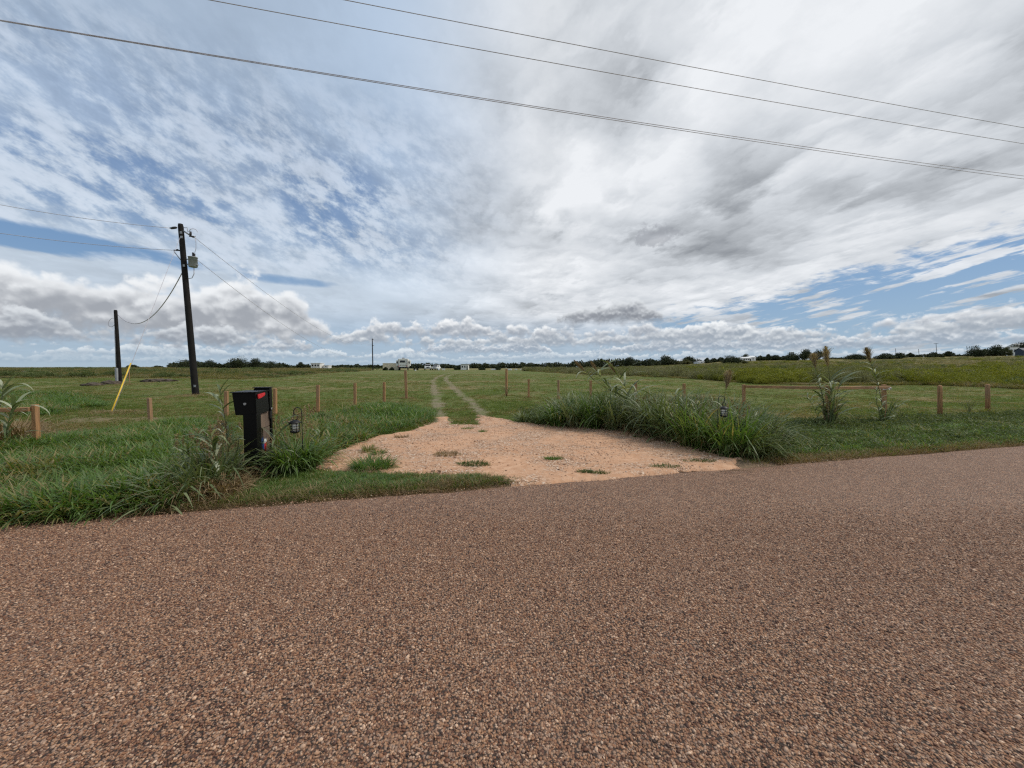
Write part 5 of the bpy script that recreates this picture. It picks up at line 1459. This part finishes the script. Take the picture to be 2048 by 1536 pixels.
GC = [
    (1048, 845, .30, .5, 'reedleaf', 'small leafy clump at the left tip of the thicket', dict(n=90)),
    (1082, 849, .36, .7, 'weed', 'pale bushy clump, second from the left tip of the thicket', dict(n=120)),
    (1116, 853, .50, .7, 'lush', 'dark green clump left of the first reed plume', dict(n=170, wide=(0.012, 0.026))),
    (1148, 855, .50, .7, 'reedleaf', 'drooping broad bladed clump beneath the leftmost leaning plume', dict(n=190, wide=(0.016, 0.030))),
    (1186, 857, .60, .7, 'lush', 'dense clump beneath the middle leaning plume', dict(n=190)),
    (1228, 860, .62, .7, 'reedleaf', 'tall clump at the foot of the leaning reeds', dict(n=190)),
    (1262, 862, .50, .8, 'weed', 'feathery low weed clump right of the leaning reeds', dict(n=170, wide=(.006, .012))),
    (1292, 870, .58, .8, 'reedleaf', 'half dead brownish clump in the middle of the thicket', dict(n=120, dry=130)),
    (1322, 876, .66, .8, 'reedleaf', 'clump of long pale drooping blades in the middle of the thicket', dict(n=150, wide=(0.022, 0.040), curl=(1.0, 2.3))),
    (1352, 884, .58, .8, 'reedleaf', 'shaded brown and green clump right of the pale drooping blades', dict(n=130, dry=100)),
    (1384, 894, .52, .8, 'lush', 'dark clump standing forward on the gravel edge of the thicket', dict(n=170)),
    (1412, 898, .46, .8, 'lush', 'bright green clump below the right lantern', dict(n=220)),
    (1462, 908, .50, .9, 'lush', 'bright green arching clump just right of the right lantern', dict(n=240)),
    (1492, 911, .42, .9, 'weed', 'low leafy clump second from the right end of the thicket', dict(n=200)),
    (1530, 911, .30, .9, 'weed', 'low dry tipped clump at the right end of the thicket', dict(n=170, dry=50)),
    (572, 946, .38, .40, 'reedleaf', 'arching pale clump touching the mailbox post on its right', dict(n=130, wide=(0.012, 0.026), curl=(0.7, 1.8))),
    (584, 944, .42, .6, 'lush', 'tall green clump below the left lantern', dict(n=200)),
    (617, 932, .42, .6, 'lush', 'green clump between the left lantern and the gravel', dict(n=180)),
    (640, 915, .34, .6, 'lush', 'low green clump at the left corner of the gravel', dict(n=140)),
    (655, 893, .34, .6, 'lush', 'green clump on the back left edge of the gravel', dict(n=120)),
    (716, 884, .26, .5, 'lush', 'spiky dark green clump on the left edge of the gravel', dict(n=120)),
    (444, 965, .45, .7, 'reedleaf', 'half dead clump leaning against the mailbox post on its left', dict(n=100, dry=260)),
    (415, 978, .50, .9, 'reedleaf', 'large half dead clump left of the mailbox', dict(n=120, dry=330)),
    (350, 1000, .42, .9, 'reedleaf', 'clump of pale fallen blades hanging over the road edge', dict(n=110, dry=120, wide=(0.014, 0.028), tilt=(0.8, 0.3), curl=(0.6, 1.5))),
    (440, 990, .20, .6, 'straw', 'dead straw clump at the left foot of the mailbox post', dict(n=240)),
    (420, 905, .45, .8, 'reedleaf', 'green clump behind the half dead clump left of the mailbox', dict(n=150)),
    (1661, 853, .70, .26, 'reedleaf', 'upright broad bladed clump round the middle post of the rail fence', dict(n=24, wide=(0.022, 0.038), curl=(0.1, 1.1), tilt=(0.06, 0.06))),
    (1768, 848, .55, .22, 'reedleaf', 'broad bladed clump round the right end post of the rail fence', dict(n=14, wide=(0.020, 0.034), curl=(0.1, 1.2), tilt=(0.08, 0.07))),
    (20, 893, .50, .9, 'straw', 'dead brown clump under the rail at the left edge', dict(n=260)),
]
for i, (px, pb, H, W, mat, lab, kw) in enumerate(GC): grass_clump(px, pb, H, W, mat, lab, 3000 + i * 3, **kw)

# small tufts out on the gravel
def gravel_tuft(px, pb, W, H, mat, label, n=110, flat=1.0):
    n = int(n * 1.8); H *= 1.45
    b = ground(px, pb); z = float(drive_z(b[0], b[1])) if in_poly(np.array([b[0]]), np.array([b[1]]), DRIVE)[0] else b[2]
    V, Fq, T = blades(n, W * 0.5, (H * 0.6, H * 1.3), (0.005, 0.012), (0.7, 0.35), (0.4, 1.6), 4, seed=int(px * 3 + pb))
    V[:, 1] *= flat
    o = link('grass_tuft', mesh_np('tuft', V, Fq, T), M[mat]); o.location = (b[0], b[1], z + 0.01)
    tag(o, label, 'grass tuft', 'tufts growing through the gravel')
gravel_tuft(745, 938, 0.62, 0.17, 'lush', 'big round green tuft at the front left of the gravel', 420, 0.7)
gravel_tuft(737, 905, 0.22, 0.14, 'lush', 'small spiky tuft behind the big round tuft', 90)
gravel_tuft(757, 910, 0.26, 0.09, 'lush', 'sprawling tuft right of the small spiky tuft', 80)
gravel_tuft(895, 911, 0.46, 0.06, 'straw', 'grey dried tuft left of the middle of the gravel', 260, 0.8)
gravel_tuft(947, 932, 0.52, 0.07, 'weed', 'flat olive tuft at the front middle of the gravel', 260, 0.5)
gravel_tuft(1107, 921, 0.28, 0.06, 'lush', 'lone dark green oval tuft in the middle of the gravel', 190, 0.45)
gravel_tuft(1170, 947, 0.22, 0.05, 'weed', 'dark tuft on the road edge of the gravel, left one of two joined', 140, 0.5)
gravel_tuft(1200, 951, 0.28, 0.05, 'weed', 'thin tuft on the road edge of the gravel, right one of two joined', 110, 0.4)
gravel_tuft(1330, 937, 0.50, 0.05, 'weed', 'flat strip of weeds near the front right edge of the gravel', 200, 0.35)
gravel_tuft(1400, 925, 0.55, 0.05, 'weed', 'thin weed strip at the far right of the gravel', 190, 0.35)
gravel_tuft(803, 877, 0.30, 0.07, 'straw', 'brown dead tuft at the left back of the gravel', 120, 0.6)
gravel_tuft(935, 859, 0.30, 0.06, 'lush', 'small flat tuft at the back of the gravel below the track', 100, 0.5)
gravel_tuft(965, 865, 0.20, 0.06, 'lush', 'small green tuft at the back right of the track mouth', 80, 0.6)
gravel_tuft(1125, 852, 0.35, 0.05, 'weed', 'low tuft on the gravel in front of the thicket', 90, 0.5)
gravel_tuft(1275, 876, 0.24, 0.05, 'weed', 'small dark tuft on the gravel before the middle of the thicket', 80, 0.6)

# giant reeds
def leaf_mesh(i):
    r_ = np.random.default_rng(60 + i)
    V, Fq, T = blades(1, 0.0, (0.52, 0.68), (0.040, 0.056), (0.55, 0.05), (0.7 + 0.25 * i, 0.9 + 0.3 * i), 8, seed=60 + i, kink=0.8 if i % 2 else 0)
    # turn it to face +x
    d = V[-1] - V[0]; a = math.atan2(d[1], d[0]); c, s = math.cos(-a), math.sin(-a)
    X = V[:, 0] * c - V[:, 1] * s; Yv = V[:, 0] * s + V[:, 1] * c
    me = mesh_np('leaf', np.stack([X, Yv, V[:, 2] + 0.02], -1), Fq, np.full(len(V), 0.05 + 0.22 * i)); me.materials.append(M['reedpale'])
    return me
LEAVES = [leaf_mesh(i) for i in range(5)]
LEAVES_DARK = []
for me_ in LEAVES:
    q_ = me_.copy(); q_.materials.clear(); q_.materials.append(M['reedleaf']); LEAVES_DARK.append(q_)
def plume_mesh(L, seed, wid=0.09):
    r_ = np.random.default_rng(seed); n = 520
    t = r_.uniform(0, 1, n); prof = np.interp(t, [0, 0.12, 0.35, 0.65, 1.0], [0.35, 0.9, 1.0, 0.62, 0.08])
    a = r_.uniform(0, 6.283, n); ln = r_.uniform(0.5, 1.25, n) * wid * 1.9 * prof + 0.015
    base = np.stack([0 * t, 0 * t, t * L * 0.86], -1)
    o = r_.uniform(0.10, 0.52, n)
    mid = base + np.stack([np.cos(a) * o, np.sin(a) * o, np.full(n, 1.0)], -1) * (ln * 0.55)[:, None]
    tip = mid + np.stack([np.cos(a) * o * 1.5 + 0.25, np.sin(a) * o * 1.5, np.full(n, 0.75)], -1) * (ln * 0.5)[:, None]
    side = np.stack([-np.sin(a), np.cos(a), 0 * a], -1) * 0.0042
    V = np.stack([base - side * 0.4, base + side * 0.4, mid + side, mid - side, tip + side * 0.7, tip - side * 0.7], 1).reshape(-1, 3)
    k = np.arange(n)[:, None] * 6
    Fq = np.concatenate([k + np.array([0, 1, 2, 3]), k + np.array([3, 2, 4, 5])])
    return mesh_np('plume', V, Fq, np.repeat(r_.uniform(0, 1, n), 6))
def reed(pts, label, nleaf=14, plume=None, l0=0.15, l1=0.92, lscale=1.0, rad=0.009, seed=1, name='giant_reed', leafmat=None, wid=0.09, pale=0.75):
    """pts: (px, py, depth offset) from the foot to the tip"""
    r_ = np.random.default_rng(seed)
    b = ground(pts[0][0], pts[0][1])
    P = [Vector(at_depth(p[0], p[1], b[1] + p[2]) - b) for p in pts]
    P[0] = Vector((0, 0, -0.05))
    r = empty(name, b, 0, label, 'reed', 'giant reeds by the driveway and fence')
    # smooth path
    path = []
    for i in range(len(P) - 1):
        p0 = P[max(i - 1, 0)]; p1 = P[i]; p2 = P[i + 1]; p3 = P[min(i + 2, len(P) - 1)]
        for t in np.linspace(0, 1, 6, endpoint=False):
            path.append(0.5 * ((2 * p1) + (p2 - p0) * t + (2 * p0 - 5 * p1 + 4 * p2 - p3) * t * t + (3 * p1 - p0 - 3 * p2 + p3) * t ** 3))
    path.append(P[-1])
    m = MB(); m.tube(path, list(np.linspace(rad, rad * 0.45, len(path))), 7); m.build('stalk', M['stalk'], r)
    nleaf = int(nleaf * 1.5)
    for k in range(nleaf):
        f = l0 + (l1 - l0) * (k + r_.uniform(-0.3, 0.3)) / max(1, nleaf - 1)
        q = path[int(np.clip(f, 0, 1) * (len(path) - 1))]
        o = link('leaf', (LEAVES if r_.uniform() < pale else LEAVES_DARK)[int(r_.integers(0, 5))], None, r)
        o.location = q
        az = (0 if k % 2 else math.pi) + r_.normal(0, 0.7)
        s = lscale * r_.uniform(0.85, 1.35)
        o.rotation_euler = (0, r_.uniform(-0.1, 0.3), az); o.scale = (s, s, s)
    if plume:
        d = (path[-1] - path[-3]).normalized()
        o = link('plume', plume_mesh(plume, seed + 5, wid), M['plume'], r)
        o.location = path[-1] - d * 0.03; o.rotation_euler = d.to_track_quat('Z', 'Y').to_euler()
reed([(1246, 858, 0), (1250, 815, 0.1), (1225, 785, 0.1), (1188, 760, 0), (1168, 741, 0)], 'leftmost of three reeds leaning over the thicket, plume bent left', 12, 0.46, seed=21, wid=0.05)
reed([(1256, 858, 0), (1252, 815, 0.1), (1232, 785, 0.1), (1206, 760, 0.1), (1193, 741, 0.1)], 'middle of three reeds leaning over the thicket', 12, 0.36, seed=22, wid=0.05)
reed([(1268, 860, 0), (1266, 815, 0), (1256, 788, 0), (1245, 765, 0), (1231, 745, 0)], 'rightmost of three reeds leaning over the thicket, leafiest stem', 16, 0.45, seed=23, lscale=1.1, wid=0.055)
reed([(1444, 884, 0), (1444, 835, 0), (1448, 800, 0), (1452, 778, 0)], 'thin reed with a pale feathery plume above the right lantern', 5, 0.50, seed=24, l1=0.5, lscale=0.6, rad=0.006, wid=0.11)
reed([(1660, 850, -0.1), (1662, 800, -0.1), (1660, 765, -0.1), (1656, 733, -0.1)], 'tallest upright reed plume beside the middle post of the rail fence', 15, 0.66, seed=25, l1=0.75, lscale=0.85, wid=0.14, rad=0.012)
reed([(1650, 850, -0.15), (1646, 800, -0.15), (1636, 760, -0.15), (1631, 735, -0.15)], 'shorter reed with a brown plume left of the tallest reed plume', 9, 0.46, seed=26, l1=0.8, lscale=0.7, wid=0.12, rad=0.011)
reed([(1668, 848, -0.2), (1672, 815, -0.2), (1676, 780, -0.2), (1680, 762, -0.2)], 'leafy reed stem without plume right of the tallest reed plume', 16, None, seed=27, lscale=0.8)
reed([(1640, 846, 0.1), (1632, 825, 0.1), (1622, 805, 0.1), (1612, 795, 0.1)], 'short young reed leaning left at the foot of the tall reeds', 12, None, seed=28, lscale=0.55, rad=0.006)
reed([(1652, 850, -0.25), (1650, 815, -0.25), (1644, 785, -0.25), (1638, 768, -0.25)], 'leafy reed stem left of the middle post of the rail fence', 15, None, seed=41, lscale=0.62)
reed([(1664, 851, -0.3), (1666, 825, -0.3), (1662, 795, -0.3), (1664, 775, -0.3)], 'leafy reed stem in front of the middle post of the rail fence', 15, None, seed=42, lscale=0.55)
reed([(1764, 848, -0.25), (1758, 822, -0.25), (1752, 795, -0.25), (1756, 775, -0.25)], 'leafy reed stem in front of the right end of the rail fence', 14, None, seed=43, lscale=0.5)
reed([(1766, 846, -0.15), (1764, 810, -0.15), (1756, 770, -0.15), (1748, 745, -0.15), (1741, 724, -0.15)], 'bare stemmed reed plume leaning left at the right end of the rail fence', 13, 0.52, seed=29, lscale=0.68, wid=0.13, rad=0.011)
reed([(1772, 846, -0.2), (1780, 832, -0.3), (1792, 816, -0.3), (1802, 812, -0.3)], 'pale drooping leafy reed shoot right of the rail fence end', 16, None, seed=30, lscale=0.5, rad=0.006)
reed([(454, 958, 0.1), (456, 900, 0.1), (450, 838, 0.1), (443, 800, 0.1), (439, 776, 0.1)], 'thin dark reed rising left of the mailbox above the fence post', 12, None, seed=31, lscale=0.62, rad=0.007)
reed([(440, 965, 0), (432, 920, -0.1), (424, 885, -0.2), (419, 866, -0.2)], 'reed with broad pale hanging leaves left of the mailbox', 11, None, seed=32, lscale=0.75)
reed([(-14, 897, -0.1), (-6, 840, -0.1), (4, 795, -0.1), (6, 765, -0.1)], 'reed at the left edge whose leaves fan over the rail', 14, None, seed=33, lscale=1.0)
reed([(12, 899, -0.3), (14, 860, -0.3), (22, 828, -0.3), (32, 812, -0.3)], 'low leafy reed in front of the left rail', 13, None, seed=34, lscale=0.9)

# leafy canes standing in the thicket and by the mailbox
CANES = [
    (1102, 850, 1098, 806, 'short leafy cane at the left end of the thicket'), (1140, 853, 1132, 797, 'leafy cane left of the leftmost leaning plume stem'),
    (1205, 856, 1196, 786, 'leafy cane directly under the leaning plumes'), (1285, 866, 1292, 778, 'tall leafy cane right of the leaning reeds'),
    (1312, 870, 1306, 784, 'leafy cane left of the post behind the thicket'), (1342, 878, 1350, 780, 'tall leafy cane right of the pale drooping blades'),
    (1372, 886, 1365, 792, 'leafy cane before the right hidden fence post'), (1400, 892, 1392, 800, 'leafy cane left of the right lantern hook'),
    (1470, 903, 1478, 822, 'short leafy cane right of the right lantern'), (555, 948, 548, 846, 'leafy cane rising by the wooden boards of the mailbox'),
    (632, 918, 640, 852, 'short leafy cane right of the left lantern hook'),
    (425, 955, 410, 862, 'leafy cane among the dead grass left of the mailbox'), (392, 968, 372, 892, 'leaning leafy cane furthest left of the mailbox'),
]
for i, (bx, by, tx, ty, lab) in enumerate(CANES):
    reed([(bx, by, 0), ((bx * 2 + tx) / 3, (by * 2 + ty) / 3, 0.05), ((bx + 2 * tx) / 3 + 3, (by + 2 * ty) / 3, 0.05), (tx, ty, 0)], lab, 12, None, l0=0.2, seed=60 + i, lscale=0.62, pale=0.35, rad=0.007)

# weeds by the posts
def weed(px, pb, H, W, mat, label, n=160, seed=0, leaf=(0.012, 0.028)):
    b = ground(px, pb); r = empty('wild_weed', b, 0, label, 'weed', 'single weeds by the fence posts')
    r_ = np.random.default_rng(700 + seed); m = MB()
    for k in range(9):
        a = r_.uniform(0, 6.283); q = r_.uniform(0.2, 0.5) * W
        m.tube([(0, 0, -0.03), (math.cos(a) * q * 0.4, math.sin(a) * q * 0.4, H * 0.5), (math.cos(a) * q, math.sin(a) * q, H * r_.uniform(0.75, 1.0))], [0.005, 0.004, 0.002], 5)
    m.build('stems', M['stalk'], r)
    link('leaves', mesh_np('leaves', *leafcloud(n, (0, 0, H * 0.6), (W * 0.5, W * 0.5, H * 0.42), leaf, 710 + seed, 0.2, 0.45)), M[mat], r)
weed(1013, 793, 0.66, 0.62, 'grayforb', 'pale seeding weed wrapped round the right tall gate post', 170, 1)
weed(1938, 826, 0.50, 0.7, 'grayforb', 'grey leafy weed left of the furthest right fence post', 200, 2)
weed(1970, 832, 0.28, 0.6, 'forb', 'low green weed at the foot of the furthest right fence post', 170, 3)
weed(1712, 838, 0.18, 0.9, 'weed', 'low sprawling weed between the reeds and the end of the rail fence', 150, 4)
weed(1893, 838, 0.22, 0.4, 'weed', 'small weed beside the first round topped post', 100, 5)
weed(1800, 838, 0.34, 0.5, 'grayforb', 'pale grey weed just right of the rail fence end', 160, 6)
weed(645, 846, 0.34, 0.35, 'weed', 'dark leafy weed in the grass behind the left lantern', 110, 7, (0.02, 0.045))

# dead cane wound round the middle post and dry rings at post feet
def dead_wrap():
    b = ground(1655, 851)
    V, Fq, T = blades(230, 0.10, (0.35, 0.95), (0.006, 0.016), (0.10, 0.08), (0.0, 0.35), 5, seed=77)
    o = link('dead_cane', mesh_np('dead_cane', V, Fq, T), M['straw']); o.location = tuple(b + np.array([-0.02, -0.1, 0]))
    tag(o, 'brown dead cane bundled against the middle post of the rail fence', 'dead cane')
dead_wrap()
X, Y = [], []
for b in POSTS:
    n = 16; a = rng.uniform(0, 6.283, n); q = rng.uniform(0.06, 0.34, n)
    X.append(b[0] + np.cos(a) * q); Y.append(b[1] + np.sin(a) * q * 0.7)
for px, pb, sp, n in ((392, 792, 0.9, 90), (225, 826, 0.6, 60), (240, 769, 1.2, 60)):
    b = ground(px, pb); X.append(b[0] + rng.normal(0, sp, n)); Y.append(b[1] + rng.normal(0, sp * 0.6, n))
X, Y = np.concatenate(X), np.concatenate(Y)
scatter('dry_post_rings', 'strawtuft', on_ground(X, Y), rng.uniform(0.35, 0.8, len(X)), None, 'dead brown grass ringed around the post and pole feet')

# heaps of dug soil by the service pole
def mound(px, pb, W, H, label, seed):
    b = ground(px, pb); r_ = np.random.default_rng(seed)
    bm = bmesh.new(); bmesh.ops.create_icosphere(bm, subdivisions=4, radius=1.0)
    for v in bm.verts:
        k = 1 + 0.22 * float(wob(v.co.x * W * 2, v.co.y * W * 2 + v.co.z, 1.6, seed)) + 0.10 * float(wob(v.co.x * W, v.co.y + v.co.z * 2, 6.0, seed))
        v.co = Vector((v.co.x * W / 2 * k, v.co.y * W * 0.3 * k, max(-0.15, v.co.z) * H * k))
    for f in bm.faces: f.smooth = True
    me = bpy.data.meshes.new('soil_heap'); bm.to_mesh(me); bm.free()
    o = link('soil_heap', me, M['soil']); o.location = tuple(b); tag(o, label, 'soil heap', 'heaps of dug soil near the service pole')
mound(187, 771, 1.5, 0.22, 'low dark soil heap left of the service pole', 1)
mound(222, 768, 1.5, 0.26, 'soil heap touching the foot of the service pole', 2)
mound(318, 763, 2.9, 0.24, 'long low soil heap between the two left poles', 3)
st = bpy.data.objects.new('survey_stake', post_mesh('square')); C.objects.link(st)
b = ground(259, 765); st.location = tuple(b); st.scale = (0.5, 0.5, 0.95); tag(st, 'thin wooden stake right of the service pole', 'stake')

# bits of straw and stalk lying on the road edge
for k, (px, py, L, a, lab) in enumerate([(1063, 968, 0.16, 0.35, 'short pale stalk lying on the road at the gravel lip'), (1475, 945, 0.55, 0.05, 'long thin pale stalk lying on the road right of the gravel'),
                                   (1010, 967, 0.3, 0.2, 'bent pale stalk lying on the road edge left of the gravel lip'), (840, 985, 0.5, 0.25, 'long pale stalk along the road edge before the grass strip'),
                                   (570, 997, 0.45, 0.8, 'forked pale stalk lying on the road below the mailbox')]):
    b = at_depth(px, py, 1.0); d = ray(px, py); t = -EYE / d[2]; q = d * t
    m = MB(); m.tube([(-L / 2, 0, 0.02), (0, 0.015, 0.028), (L / 2, 0, 0.018)], [0.003, 0.005, 0.003], 6)
    if k == 4: m.tube([(0, 0.01, 0.025), (0.14, 0.16, 0.02)], [0.004, 0.002], 6)
    o = m.build('dry_stalk', M['straw']); o.location = (q[0], q[1], 0.0); o.rotation_euler = (0, 0, a); tag(o, lab, 'stalk', 'dry stalks lying on the road edge')
